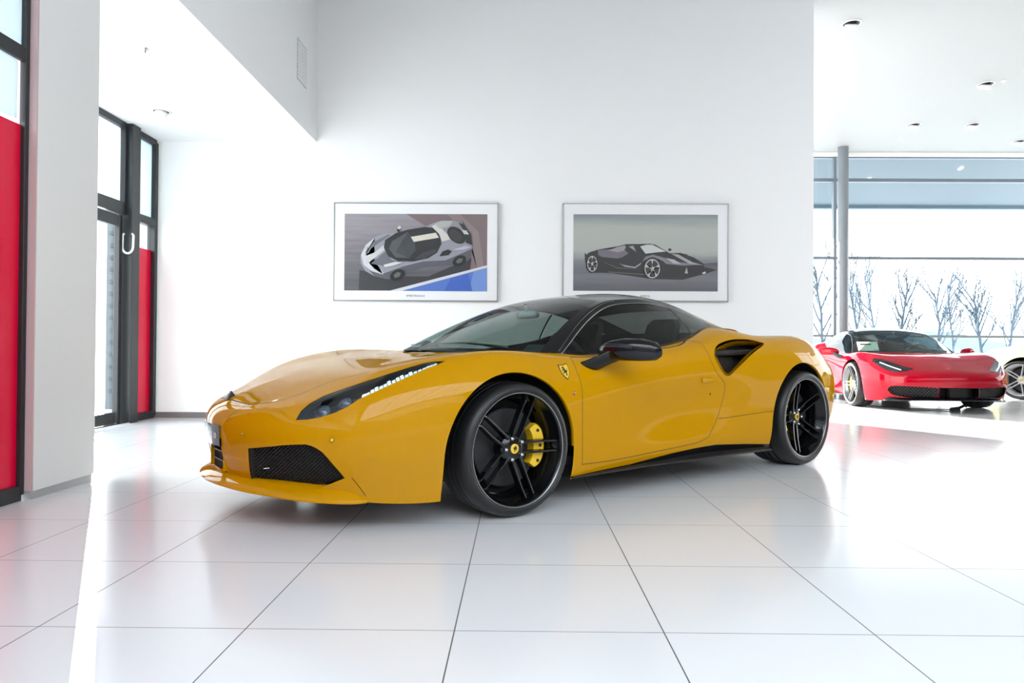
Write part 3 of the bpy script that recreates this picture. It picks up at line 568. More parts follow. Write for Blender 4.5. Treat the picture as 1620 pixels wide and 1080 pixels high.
def build_car(name, label, loc, ang, paint, wheelm, kind='yellow'):
    root = bpy.data.objects.new(name, None); COL.objects.link(root); root.location = loc; root.rotation_euler = (0, 0, ang)
    tag(root, label, 'car'); full = kind == 'yellow'; sk = Skin(NET)
    ZU = Vector((0, 0, 1)); YU = Vector((0, 1, 0))
    AF = arch(-.040, .312, .387, .385, .92); AR = arch(-2.56, .335, .380, .390, .96)
    sk.cut(AF, 1, .30, d=YU); sk.cut(AR, 1, .30, d=YU)
    # black sill below the rising lower edge of the flank
    sk.cut([(-.52, .89, .10), (-.42, .90, .150), (-.9, .875, .166), (-1.23, .881, .196), (-1.457, .89, .211), (-1.64, .902, .219), (-1.935, .922, .202), (-2.25, .93, .178), (-2.25, .93, .10)], 2, .3, d=YU)
    # cabin opening
    cab = [(-.07, 0, .8), (-.085, .2, .8), (-.17, .42, .8), (-.28, .58, .8), (-.38, .66, .8), (-.46, .735, .8), (-.60, .775, .78), (-.80, .762, .78), (-1.2, .755, .81), (-1.38, .748, .83), (-1.55, .735, .868), (-1.72, .700, .91), (-1.92, .655, .95), (-2.15, .60, .95), (-2.5, .50, .93), (-2.62, .3, .93), (-2.64, 0, .93)]
    sk.cut(cab, 3, .4, d=ZU)
    GR_, SC_ = (GRIL, SCOOP) if kind != 'red' else ([(1.045,.24,.335),(1.035,.25,.215),(.975,.39,.20),(.90,.52,.20),(.82,.62,.205),(.745,.70,.235),(.72,.735,.29),(.75,.72,.335),(.83,.66,.35),(.93,.52,.35),(1.0,.38,.345)], SCOOP)
    g = sk.cut(GR_, 4, .2)
    s_ = sk.cut(cm(SC_, 3, True), 5, .2, d=YU)
    if kind != 'red': sk.cut([(1.08, -.02, .222), (1.08, .1135, .226), (1.08, .1115, .340), (1.08, -.02, .336)], 6, .1, d=(1, 0, 0))
    else: sk.cut([(1.08, -.02, .20), (1.08, .235, .215), (1.08, .235, .335), (1.08, -.02, .34)], 6, .1, d=(1, 0, 0))
    HD = HEAD if kind != 'red' else [(.87,.47,.575),(.85,.52,.535),(.80,.60,.512),(.73,.67,.515),(.65,.73,.545),(.55,.785,.60),(.45,.82,.655),(.42,.80,.70),(.52,.735,.700),(.64,.66,.660),(.75,.57,.618),(.82,.51,.595)]
    hd = sk.cut(HD, 7, .2)
    if full:
        sk.panel([sk.snap(p) for p in cm(DOORF, 2)+cm(DOORB, 2)+cm(DOORR, 2)]+[Vector(p) for p in cm([(-1.50, .80, .868), (-1.38, .80, .836), (-1.2, .81, .813), (-1.0, .81, .793), (-.8, .815, .778), (-.6, .82, .768)], 2)], 8, 9, depth=.12, d=YU)
        sk.panel(cm(HOOD[:-1], 2)+[Vector((-.07, -.05, .79)), Vector((1.0235, -.05, .55))], 10, 11, depth=.4, d=ZU)
    body = part(sk, 'body_shell', [0, 8, 10], [paint, M['ygap'] if full else M['gap']], root, matmap={8: 1, 10: 1})
    part(sk, 'side_sill', [2], M['gblack'], root, 'pair')
    if full:
        for o in part(sk, 'door', [9], paint, root, 'pair'): pass
        part(sk, 'bonnet', [11], paint, root)
    part(sk, 'headlight_lens', [7], M['lens'], root, 'pair', off=-.0015)
    lb = part(sk, 'headlight', [7], M['lampdark'], root, 'pair', off=-.045)
    tunnel(sk, 'headlight_surround', hd, [((-.012, -.03, -.022), .97)], M['lampdark'], root)
    # ---- headlight internals
    if full:
        leds = [(.659,.753,.593),(.625,.769,.611),(.589,.783,.629),(.553,.795,.646),(.515,.805,.664),(.476,.814,.681),(.435,.821,.698),(.392,.825,.716),(.353,.826,.731),(.320,.822,.744)]
        lp = cm(leds, 2)
        for i, p in enumerate(lp):
            n_, c = sk.normal(p); t = (lp[min(i+1, len(lp)-1)]-lp[max(i-1, 0)]).normalized(); s2 = n_.cross(t); s2 = s2 if s2.z > 0 else -s2
            c = c-n_*.005+s2*.017; hw = (.010+.009*sin(pi*min(1, i/len(lp)*1.15)))*random.choice((.7, 1, 1.15))*(1-.4*i/len(lp)); q = MB()
            A = [c-t*.010-s2*hw*.7-n_*.004, c+t*.006-s2*hw*.9-n_*.004, c+t*.012+s2*hw-n_*.012, c-t*.004+s2*hw-n_*.012]
            q.hexa([*[a-n_*.012 for a in A], *A]); q.build('led_element', M['led'], lb[0])
            q = MB(); q.hexa([*[Vector((a.x, -a.y, a.z)) for a in A], *[Vector((a.x, -a.y, a.z))+Vector((n_.x, -n_.y, n_.z))*-.012 for a in A]]); q.build('led_element', M['led'], lb[1])
        for sg, L in ((1, lb[0]), (-1, lb[1])):
            for (px_, py_, pz_, r) in ((.80, .612, .545, .030), (.715, .665, .575, .026)):
                n_, c = sk.normal((px_, py_, pz_)); c = c-n_*.038; q = MB()
                pr_ = [(.0005, .016), (r*.5, .0135), (r*.8, .007), (r, 0), (r*1.12, 0), (r*1.15, -.012)]; q.lathe_z(pr_, 28); o = q.build('projector_lens', mat('projector', (.10, .12, .16), .06, coat=1.), L, smooth=True, ang=.9)
                nn = Vector((n_.x, n_.y*sg, n_.z)); o.matrix_basis = Matrix.Translation((c.x, c.y*sg, c.z)) @ nn.to_track_quat('Z', 'Y').to_matrix().to_4x4()
            P = [(.88, .588, .497), (.86, .567, .54), (.83, .57, .564)]
    elif kind == 'red':
        for sg, L in ((1, lb[0]), (-1, lb[1])):
            q = MB(); pts = [sk.normal(p) for p in cm([(.80, .60, .56), (.68, .69, .60), (.55, .765, .648)], 5)]
            q.tube([Vector(((c-n_*.008).x, (c-n_*.008).y*sg, (c-n_*.008).z)) for n_, c in pts], .009, 6); q.build('light_strip', M['led'], L)
    # ---- openings: painted return, dark cavity, mesh
    ymat = M['gblack'] if kind == 'red' else paint
    tunnel(sk, 'intake_duct', s_, [((-.012, -.012, 0), .985), ((-.06, -.055, -.004), .90), ((-.16, -.12, -.01), .80)], paint, root, M['void'])
    for sg in (1, -1):
        q = MB(); q.loft([[Vector((x, y*sg, z)) for x, y, z in l] for l in ([(-1.70,.850,.788),(-1.70,.842,.803),(-1.70,.80,.812),(-1.70,.79,.775),(-1.70,.84,.772)], [(-1.80,.868,.790),(-1.80,.862,.806),(-1.80,.80,.816),(-1.80,.79,.775),(-1.80,.855,.772)], [(-2.10,.886,.798),(-2.10,.88,.814),(-2.10,.80,.82),(-2.10,.79,.785),(-2.10,.88,.782)])], True, True, True)
        f = q.build('intake_fin', M['black'], root, smooth=True, ang=.9)
    tunnel(sk, 'grille_duct', g, [((-.05, -.015, 0), .97), ((-.13, -.04, 0), .93)], M['black'], root, M['void'])
    # diamond mesh in the outer intakes
    c0 = sum((Vector(p) for p in g), Vector())/len(g); d0 = Vector()
    for i in range(len(g)): d0 += (g[i]-c0).cross(g[(i+1) % len(g)]-c0)
    d0.normalize(); d0 = d0 if d0.x > 0 else -d0; e1 = d0.cross(ZU).normalized(); e2 = e1.cross(d0).normalized()
    Q = offs([((p-c0).dot(e1), (p-c0).dot(e2)) for p in g], 0); 
    for sg in ((1, -1)):
        q = MB(); stp = .0125 if full else .03; w_ = .0011 if full else .003
        for dirn in (radians(52), radians(-38)) if full else (radians(45), radians(-45)):
            u = Vector((cos(dirn), sin(dirn))); v = Vector((-u.y, u.x)); k = -40
            while k < 41:
                off = k*stp; ts = []; k += 1
                for i in range(len(Q)):
                    a = Vector(Q[i])*.985; b = Vector(Q[(i+1) % len(Q)])*.985; fa, fb = a.dot(v)-off, b.dot(v)-off
                    if (fa > 0) != (fb > 0): ts.append((a+(b-a)*(fa/(fa-fb))).dot(u))
                ts.sort()
                for t0, t1 in zip(ts[::2], ts[1::2]):
                    A = [u*t0+v*(off-w_), u*t1+v*(off-w_), u*t1+v*(off+w_), u*t0+v*(off+w_)]; W = []
                    for dd in (-.036, -.030):
                        for a in A:
                            p = c0+e1*a.x+e2*a.y+d0*dd; W.append((p.x, p.y*sg, p.z))
                    q.hexa(W)
        q.build('grille_mesh', M['mesh'], root)
    # centre opening cavity
    for sg in (1, -1):
        hy = .1125 if kind != 'red' else .235
        q = MB(); q.hexa([(1.085-.01, hy*sg, .222), (.95, hy*sg*.93, .222), (.95, hy*sg*.93, .343), (1.075, hy*sg, .343), (1.07, (hy+.008)*sg, .222), (.95, (hy+.008)*sg, .222), (.95, (hy+.008)*sg, .343), (1.07, (hy+.008)*sg, .343)]); q.build('duct_wall', ymat, root)
    boxo('cavity', (.86, -.34, .20), (.93, .34, .40), M['void'], root); boxo('cavity', (.98, -.108, .20), (1.058, .108, .345), M['void'], root)
    if full:
        for z in (.262, .305):
            q = MB(); q.box((1.058, -.105, z), (1.068, .105, z+.006)); q.build('intake_blade', M['black'], root)
        q = MB(); q.hexa([(.985,.375,.262),(.985,.43,.268),(.985,.43,.272),(.985,.375,.266),(.96,.375,.262),(.96,.43,.268),(.96,.43,.272),(.96,.375,.266)]); q.build('intake_blade', M['chrome'], root)
    # ---- splitter lip
    lo = [(1.128,0,.172),(1.122,.10,.172),(1.104,.21,.171),(1.060,.36,.167),(.985,.50,.160),(.895,.625,.150),(.790,.720,.143),(.715,.762,.139),(.650,.770,.138)]
    hi = [(1.060,0,.214),(1.055,.095,.214),(1.036,.20,.214),(.990,.335,.212),(.915,.465,.210),(.825,.585,.206),(.738,.690,.204),(.690,.735,.178),(.645,.762,.150)]
    lo = cm(lo, 4); hi = cm(hi, 4); A = []
    for sg in (1, -1):
        A.append([[Vector((v.x, v.y*sg, v.z)) for v in (h+Vector((-.03, 0, .0)), h, h.lerp(l, .3)+Vector((0, 0, .006)), h.lerp(l, .6)+Vector((0, 0, .006)), l+Vector((-.006, 0, .010)), l+Vector((0, 0, .004)), l+Vector((-.003, 0, -.003)), l+Vector((-.10, 0, -.004)))] for l, h in zip(lo, hi)])
    q = MB(); q.loft(A[1][::-1][:-1]+A[0], False); q.build('front_splitter', paint if kind != 'red' else M['gblack'], root, smooth=True, ang=.9)
    # ---- arches: rolled lip, liner
    for P, (cx, cz, rr), yy in ((AF, (-.040, .312, .40), .93), (AR, (-2.56, .335, .405), .965)):
        for sg in (1, -1):
            L0 = [sk.snap(p) for p in P[1:-1]]; L0 = [Vector((p.x, p.y*sg, p.z)) for p in L0]; c = Vector((cx, 0, cz))
            def sh(p, d, k): q_ = Vector((p.x-cx, 0, p.z-cz)); return Vector((cx+q_.x*k, p.y-d*sg, cz+q_.z*k))
            q = MB(); q.loft([L0, [sh(p, .004, .992) for p in L0], [sh(p, .020, .992) for p in L0], [sh(p, .024, 1.01) for p in L0]], False); q.build('arch_lip', paint, root, smooth=True)
            q = MB(); q.loft([[sh(p, .022, 1.0) for p in L0], [sh(p, .05, 1.045) for p in L0], [sh(Vector((p.x, (.55)*sg, p.z)), 0, 1.045) for p in L0]], False)
            q.loft([[Vector((cx+rr*cos(a), .55*sg, cz+rr*sin(a))) for a in np.linspace(-.5, pi+.5, 30)], [Vector((cx, .55*sg, cz))]*30], False); q.build('wheel_arch_liner', M['void'], root)
    # ---- floor pan
    ring = [S for S in [st[0] for st in NET]]; ring = [(x, max(y-.03, 0), .155) for x, y, z in ring]
    P = [p for p in ring if not (-.5 < p[0] < .42 or -3.05 < p[0] < -2.1)]
    q = MB(); seg = [(1.04, -.5), (.98, .42)]
    for (x0, x1, yw) in ( (.36, -.46, .55), (-.46, -2.13, .86), (-2.13, -2.98, .55), (-2.98, -3.25, .68), (-3.25, -3.42, .4)): q.box((x1, -yw, .135), (x0, yw, .20))
    for (x0, x1, yw) in ((.98, .90, .26), (.90, .75, .42), (.75, .36, .62)): q.box((x1, -yw, .17), (x0, yw, .20))
    q.build('floor_pan', M['void'], root)
    q = MB()
    for sg in (1, -1):
        q.loft([[(x, y*sg, z) for x, y, z in l] for l in ([(-.44,.86,.152),(-.44,.905,.150),(-.44,.905,.142),(-.44,.86,.140)], [(-1.0,.86,.16),(-1.0,.925,.157),(-1.0,.925,.149),(-1.0,.86,.145)], [(-1.7,.86,.18),(-1.7,.955,.160),(-1.7,.955,.150),(-1.7,.86,.145)], [(-2.15,.86,.18),(-2.15,.975,.160),(-2.15,.975,.149),(-2.15,.86,.145)])], True, True, True)
    q.build('sill_blade', M['black'], root, smooth=False)
    # ---- wheels
    f = dict(detail=full)
    for sg in (1, -1):
        make_wheel(root, -.062,   .938*sg, .325, .25, sg, wheelm, pi if sg > 0 else 0, cal=1, **f); make_wheel(root, -2.625, .952*sg, .335, .31, sg, wheelm, 0 if sg > 0 else pi, cal=-1, dish=.046, **f)
    # ---- greenhouse
    def sheet(nm, u0, u1, s0, s1, m, nu=40, ns=20, off=0, both=False):
        G = gtop(nu, ns, s0, s1, u0, u1); gi = G.reshape(-1, 3)
        Vh = [Vector(v) for v in gi]
        if both or s0 > 0:
            for sg in (1, -1):
                F = [(a*nu+b, a*nu+b+1, (a+1)*nu+b+1, (a+1)*nu+b) for a in range(ns-1) for b in range(nu-1)]
                V = [Vector((v.x, v.y*sg, v.z-off)) for v in Vh]; mesh(nm, V, F if sg > 0 else [x[::-1] for x in F], m, root)
        else:
            G2 = np.concatenate([G[:0:-1]*[1, -1, 1], G], 0); n2 = len(G2); V = G2.reshape(-1, 3)-np.array([0, 0, off]); F = [(a*nu+b, a*nu+b+1, (a+1)*nu+b+1, (a+1)*nu+b) for a in range(n2-1) for b in range(nu-1)]
            return mesh(nm, V, F, m, root)
    sheet('windscreen', .05, 3.45, 0, .925, M['carglass']); sheet('a_pillar', -.0+.0, 3.45, .925, 1, M['gblack'], ns=5)
    sheet('windscreen_frit', 3.30, 3.45, 0, .925, M['black'], nu=4, off=.004); sheet('windscreen_base', 0, .16, 0, .93, M['black'], nu=4, off=.003)
    roofm = M['gblack']; sheet('pillar_lining', 7.2, 9.7, .76, 1, M['interior'], ns=6, off=.014)
    sheet('roof', 3.45, 7.3, 0, 1, roofm, nu=44, ns=24); sheet('headliner', 3.3, 7.3, 0, .97, M['interior'], off=.03)
    sheet('rear_window', 7.3, 9.6, 0, .80, M['sideglass'] if full else M['gblack']); sheet('rear_pillar', 7.3, 9.7, .80, 1, paint if kind == 'red' else paint, ns=8)
    bel = [Vector(p) for p in BELT]; nu = 90
    us = np.linspace(0, 9.4, nu); Rr = crv(GR, us); Bb = crv(np.array(BELT), us)
    def sp(i, v): b_ = Vector(Bb[i]); r_ = Vector(Rr[i]); p = b_.lerp(r_, v); L = (r_-b_).length; p.y += .09*L*4*v*(1-v)*.6; return p
    def sstrip(nm, i0, i1, va, vb, m, nv=8, out=0):
        for sg in (1, -1):
            V = []; F = []; K = i1-i0+1
            for a in range(nv+1):
                for i in range(i0, i1+1):
                    A_, B_ = va(i), vb(i); p = sp(i, A_+(B_-A_)*a/nv); V.append(Vector((p.x, (p.y+out)*sg, p.z)))
            for a in range(nv):
                for i in range(K-1): F.append((a*K+i, a*K+i+1, (a+1)*K+i+1, (a+1)*K+i))
            mesh(nm, V, F if sg < 0 else [x[::-1] for x in F], m, root)
    LEN = [max((Vector(Rr[i])-Vector(Bb[i])).length, 1e-4) for i in range(nu)]
    top = lambda i: max(.02, 1-.038/LEN[i]); bot = lambda i: min(.04/LEN[i]*.35, .3)
    iB = int(np.searchsorted(us, 6.15)); iE = int(np.searchsorted(us, 8.55)); i0 = int(np.searchsorted(us, .25))
    sstrip('side_glass', i0, iB, bot, top, M['sideglass']); sstrip('quarter_glass', iB+1, iE, bot, lambda i: max(bot(i), top(i)-(.0 if i < iE-6 else .0)), M['sideglass'])
    sstrip('roof_rail', 0, nu-1, top, lambda i: 1.0, M['gblack'], 4); sstrip('window_seal', 0, iE+2, lambda i: -.02, bot, M['black'], 2); sstrip('b_pillar', iB, iB+1, bot, top, M['black'], 8, .003); sstrip('pillar_lining', iE-8, nu-1, lambda i: -.05, lambda i: 1., M['interior'], 6, -.012)
    sstrip('rear_pillar_skin', iE, nu-1, lambda i: -.05, top, paint if full else paint, 6)
    for sg in (1, -1):
        q = MB(); pts = [sp(i, top(i)) for i in range(2, int(nu*.62))]; q.tube([Vector((p.x, (p.y+.004)*sg, p.z)) for p in pts], .0035, 6); q.build('trim_glint', M['trim'], root, smooth=True)  # silver tube imitates the reflection line along the window frame
        if full:
            q = MB(); pts = [sp(i, 1-.010/LEN[i]) for i in range(3, int(nu*.45))]; q.tube([Vector((p.x, (p.y+.003)*sg, p.z)) for p in pts], .0015, 6); q.build('trim_glint', M['trim'], root, smooth=True)  # thinner tube imitates the second reflection line
    # ---- interior
    q = MB(); q.loft([[(-.42, -.66, .70), (-.42, .66, .70)], [(-.40, -.68, .775), (-.40, .68, .775)], [(-.62, -.70, .80), (-.62, .70, .80)], [(-.84, -.70, .775), (-.84, .70, .775)], [(-.90, -.68, .60), (-.90, .68, .60)]], False); q.build('dashboard', M['interior'], root, smooth=True, ang=.9)
    q = MB(); q.loft([[(-.66, .18, .79), (-.66, .52, .79), (-.78, .55, .775), (-.78, .15, .775)], [(-.69, .22, .835), (-.69, .48, .835), (-.82, .50, .825), (-.82, .20, .825)]], True, False, True); q.build('instrument_binnacle', M['interior'], root, smooth=False)
    q = MB(); q.box((-.95, -.12, .25), (-1.9, .12, .50)); q.build('centre_console', M['interior'], root)
    boxo('bulkhead', (-2.02, -.70, .2), (-1.95, .70, .93), M['interior'], root); boxo('cabin_floor', (-2.0, -.84, .20), (-.3, .84, .24), M['interior'], root)
    for sg in (1, -1):
        boxo('door_card', (-1.95, .80*sg-.012, .22), (-.5, .80*sg+.012, .765), M['interior'], root)
        q = MB(); q.loft([[Vector((x, (y_-.004)*sg, z+.004)) for x, y_, z in BELT[:-1]], [Vector((x, (y_-.05)*sg, z+.006)) for x, y_, z in BELT[:-1]], [Vector((x, (y_-.06)*sg, z-.16)) for x, y_, z in BELT[:-1]]], False); q.build('belt_lining', M['interior'], root, smooth=True, ang=.8)
        q = MB(); y = .37*sg
        def sec(x, w_, z, t): return [(x, y-w_, z), (x, y-w_*.7, z+t), (x, y, z+t*.75), (x, y+w_*.7, z+t), (x, y+w_, z), (x, y+w_*.8, z-.06), (x, y-w_*.8, z-.06)]
        q.loft([sec(-1.02, .20, .40, .04), sec(-1.2, .24, .40, .07), sec(-1.5, .24, .36, .08)], True, True, True)
        def bk(x, z, w_, t): return [(x, y-w_, z), (x+t, y-w_*.75, z), (x+t*.45, y, z), (x+t, y+w_*.75, z), (x, y+w_, z), (x-.09, y+w_*.8, z), (x-.09, y-w_*.8, z)]
        q.loft([bk(-1.48, .36, .24, .09), bk(-1.56, .55, .25, .10), bk(-1.66, .76, .24, .08), bk(-1.70, .86, .15, .03), bk(-1.72, .90, .13, .03), bk(-1.75, .98, .125, .03), bk(-1.77, 1.02, .09, .01)], True, True, True)
        st = q.build('seat', M['seat'], root, smooth=True, ang=.8); 
    c = Vector((-.90, .37, .745)); ax = Vector((-1, 0, .42)).normalized(); a1 = Vector((0, 1, 0)); a2 = ax.cross(a1)
    q = MB(); R = .18; q.tube([c+a1*R*cos(t)+a2*R*sin(t)*(.97) for t in np.linspace(0, 2*pi, 41)], .015, 8, False); sw = q.build('steering_wheel', M['gblack'], root, smooth=True)
    q = MB(); q.tube([c, c-ax*.14], [.055, .05], 20); q.tube([c+a1*.17, c-ax*.02], .014, 6); q.tube([c-a1*.17, c-ax*.02], .014, 6); q.tube([c-a2*.17 if a2.z > 0 else c+a2*.17, c-ax*.02], .014, 6); q.build('wheel_boss', M['interior'], sw, smooth=True)
    q = MB()
    loops = []
    for k, (dx_, sc_) in enumerate(((-.02, .7), (-.012, 1), (.012, 1), (.02, .7))): loops.append([(-.86+dx_, sc_*.105*abs(cos(t))**.6*(1 if cos(t) > 0 else -1), 1.035+sc_*.028*abs(sin(t))**.7*(1 if sin(t) > 0 else -1)) for t in np.linspace(0, 2*pi, 24, endpoint=False)])
    q.loft(loops, True, True, True); q.tube([(-.85, 0, 1.05), (-.84, 0, 1.105)], .012, 8)
    q.build('rear_view_mirror', mat('mirror_back', (.10, .14, .16), .15, .6), root, smooth=True, ang=.8)
    # ---- door mirrors
    mm = M['gblack'] if kind != 'red' else paint
    for sg in (1, -1):
        q = MB(); loops = []
        for t, cx_, cz_, a_, b_ in ((0, -.640, .792, .020, .022), (.08, -.655, .798, .045, .042), (.25, -.675, .804, .062, .054), (.5, -.705, .808, .068, .060), (.75, -.745, .806, .064, .058), (.92, -.785, .800, .050, .048), (1, -.80, .796, .022, .026)):
            yy = .895+.275*t; loops.append([(cx_+a_*abs(cos(u))**.8*(1 if cos(u) > 0 else -1)*(1.0 if cos(u) > 0 else .75), yy*sg, cz_+b_*abs(sin(u))**.8*(1 if sin(u) > 0 else -1)) for u in np.linspace(0, 2*pi, 28, endpoint=False)])
        q.loft(loops, True, True, True); mo = q.build('door_mirror', mm, root, smooth=True, ang=1.2)
        q = MB(); loops = []
        for p, a_, b_ in (((-.565, .865, .712), .060, .026), ((-.585, .905, .728), .055, .026), ((-.625, .945, .755), .052, .024), ((-.68, .985, .785), .055, .026)):
            loops.append([(p[0]+a_*cos(u), p[1]*sg, p[2]+b_*sin(u)+a_*cos(u)*.25) for u in np.linspace(0, 2*pi, 16, endpoint=False)])
        q.loft(loops, True, True, True); q.build('mirror_arm', M['gblack'], mo, smooth=True, ang=1.2)
    # ---- wipers
    for a, b_ in (((-.30, .52, .815), (-.16, -.10, .835)), ((-.14, .05, .825), (-.28, -.52, .83))):
        q = MB(); q.tube([a, ((a[0]+b_[0])/2+.01, (a[1]+b_[1])/2, .842), b_], [.010, .006, .004], 6); q.build('wiper', M['black'], root, smooth=True)
    q = MB(); q.tube([(-3.25, -.35, .22), (-3.50, -.35, .22)], .05, 16); q.tube([(-3.25, .35, .22), (-3.50, .35, .22)], .05, 16); q.build('exhaust_tip', M['chrome'], root, smooth=True)
    return root, sk
CARO = (-.616, 3.953, 0); CANG = radians(218)
root, sk = build_car('sports_car', 'yellow two-door sports car with black roof, in front of the framed prints', CARO, CANG, M['yellow'], M['gblack'])
Y = M['yellow']
# seams
ribbon(sk, 'shut_line', [(1.023,.0,.55),(1.01,.13,.546),(.992,.258,.542)], .005, M['ink'], root)
ribbon(sk, 'shut_line', [(.714,.753,.25),(.682,.76,.21),(.651,.764,.168)], .003, M['ygap'], root)
ribbon(sk, 'shut_line', [(-1.661,.906,.38),(-1.78,.925,.385),(-1.909,.939,.393),(-2.05,.955,.40),(-2.184,.965,.405)], .0028, M['ygap'], root)
ribbon(sk, 'shut_line', [(.992,.258,.542),(1.035,.20,.49),(1.062,.17,.455)], .002, M['ygap'], root)
for P, r in (((.793,.726,.414), .011), ((1.049,.324,.418), .009)):
    n_, c = sk.normal(P)
    for sg in (1, -1):
        q = MB(); q.lathe_z([(.0005, .0012), (r*.8, .0012), (r*.8, .0005), (r, .0005), (r, -.002)], 24); o = q.build('parking_sensor', M['caliper'], root, smooth=True)
        nn = Vector((n_.x, n_.y*sg, n_.z)); o.matrix_basis = Matrix.Translation((c.x, c.y*sg, c.z)) @ nn.to_track_quat('Z', 'Y').to_matrix().to_4x4()
        q = MB(); q.lathe_z([(r*.82, .0016), (r, .0016), (r, .0)], 24); k = q.build('sensor_ring', M['ygap'], o)
# front fender shield
def shield(sg):
    c = sk.normal((-.376, .90, .692)); n_, c = c[0], c[1]; n_ = Vector((n_.x, n_.y*sg, n_.z)); c = Vector((c.x, c.y*sg, c.z))
    ez = (Vector((.12, 0, 1))-n_*Vector((.12, 0, 1)).dot(n_)).normalized(); ex = ez.cross(n_).normalized()
    out = [(-.5,.62),(0,.56),(.5,.62),(.50,.25),(.44,-.05),(.30,-.36),(.12,-.58),(0,-.68),(-.12,-.58),(-.30,-.36),(-.44,-.05),(-.50,.25)]; s = .066
    for nm, kk, h, m_ in (('shield_badge', 1.0, .0015, M['ink']), ('shield_field', .87, .0026, M['caliper'])):
        q = MB(); q.prism([(x*s*kk, y_*s*kk) for x, y_ in out], c-n_*.001, ex, ez, n_, h+.001)
        o = q.build(nm, m_, root if nm == 'shield_badge' else bd)
        if nm == 'shield_badge': bd = o
    emblem('horse_emblem', bd, c+n_*.0032, ex*(1), ez, s*.72)
    return bd
bd = shield(1); shield(-1)
# side repeater, door handle, lock
for sg in (1, -1):
    n_, c = sk.normal((-.419, .93, .583)); q = MB(); q.lathe_z([(.0005, .004), (.008, .003), (.011, 0)], 16); o = q.build('side_repeater', mat('amber_lens', (.35, .05, .01), .15, coat=1.), root, smooth=True); nn = Vector((n_.x, n_.y*sg, n_.z)); o.matrix_basis = Matrix.Translation((c.x, c.y*sg, c.z)) @ nn.to_track_quat('Z', 'Y').to_matrix().to_4x4()
    n_, c = sk.normal((-1.545, .915, .625)); nn = Vector((n_.x, n_.y*sg, n_.z)); q = MB()
    lo_ = []
    for u, w_ in ((-.055, .006), (-.045, .012), (0, .015), (.05, .017), (.058, .014)): lo_.append([(u, -w_, -.003), (u, -w_*.8, .009), (u, w_*.8, .012), (u, w_, -.003)])
    q.loft(lo_, True, True, True); o = q.build('door_handle', Y, root, smooth=True, ang=.9); ex = Vector((1, 0, 0)); ez = nn; ey = ez.cross(ex).normalized(); ex = ey.cross(ez)
    o.matrix_basis = Matrix.Translation((c.x, c.y*sg, c.z)) @ Matrix((ex, ey, ez)).transposed().to_4x4()
    n_, c = sk.normal((-1.587, .901, .536)); q = MB(); q.lathe_z([(.0005, .002), (.006, .002), (.007, 0)], 14); o = q.build('door_lock', M['steel'], root, smooth=True); nn = Vector((n_.x, n_.y*sg, n_.z)); o.matrix_basis = Matrix.Translation((c.x, c.y*sg, c.z)) @ nn.to_track_quat('Z', 'Y').to_matrix().to_4x4()
# bonnet badge: small black wedge; number plate with its lettering
n_, c = sk.normal((1.03, -.035, .556)); q = MB(); q.hexa([(1.028,-.06,.549),(1.034,.0,.547),(1.030,.0,.551),(1.024,-.06,.553),(.985,-.055,.566),(.985,-.015,.566),(1.004,-.02,.592),(1.004,-.04,.592)]); q.build('bonnet_badge', M['ink'], root)
q = MB(); a = [sk.normal((1.09, y_, .39)) for y_ in np.linspace(.0, .127, 6)]
ys = list(np.linspace(-.20, .127, 14)); L1 = []; L2 = []
def fx(y_): return 1.104-.55*y_*y_*1.0+.004
for off, Lx in ((0, L1), (-.008, L2)):
    for z in (.342, .440): Lx.append([(fx(y_)+off-(.004 if z < .4 else 0), y_, z) for y_ in ys])
q.loft([L1[0], L1[1], L2[1], L2[0], L1[0]], False); pl = q.build('number_plate', M['plate'], root)
for ch, y_ in (('D', .085), ('E', .040)):
    e = .004; sl = -1.1*y_; nx = Vector((1, -sl, 0)).normalized(); ex = Vector((-nx.y, nx.x, 0)); R_ = Matrix((ex, Vector((0, 0, 1)), nx)).transposed()
    text('plate_letter', ch, .038, Vector((fx(y_)+.002, y_, .388)), R_, M['white'], pl, .0006)
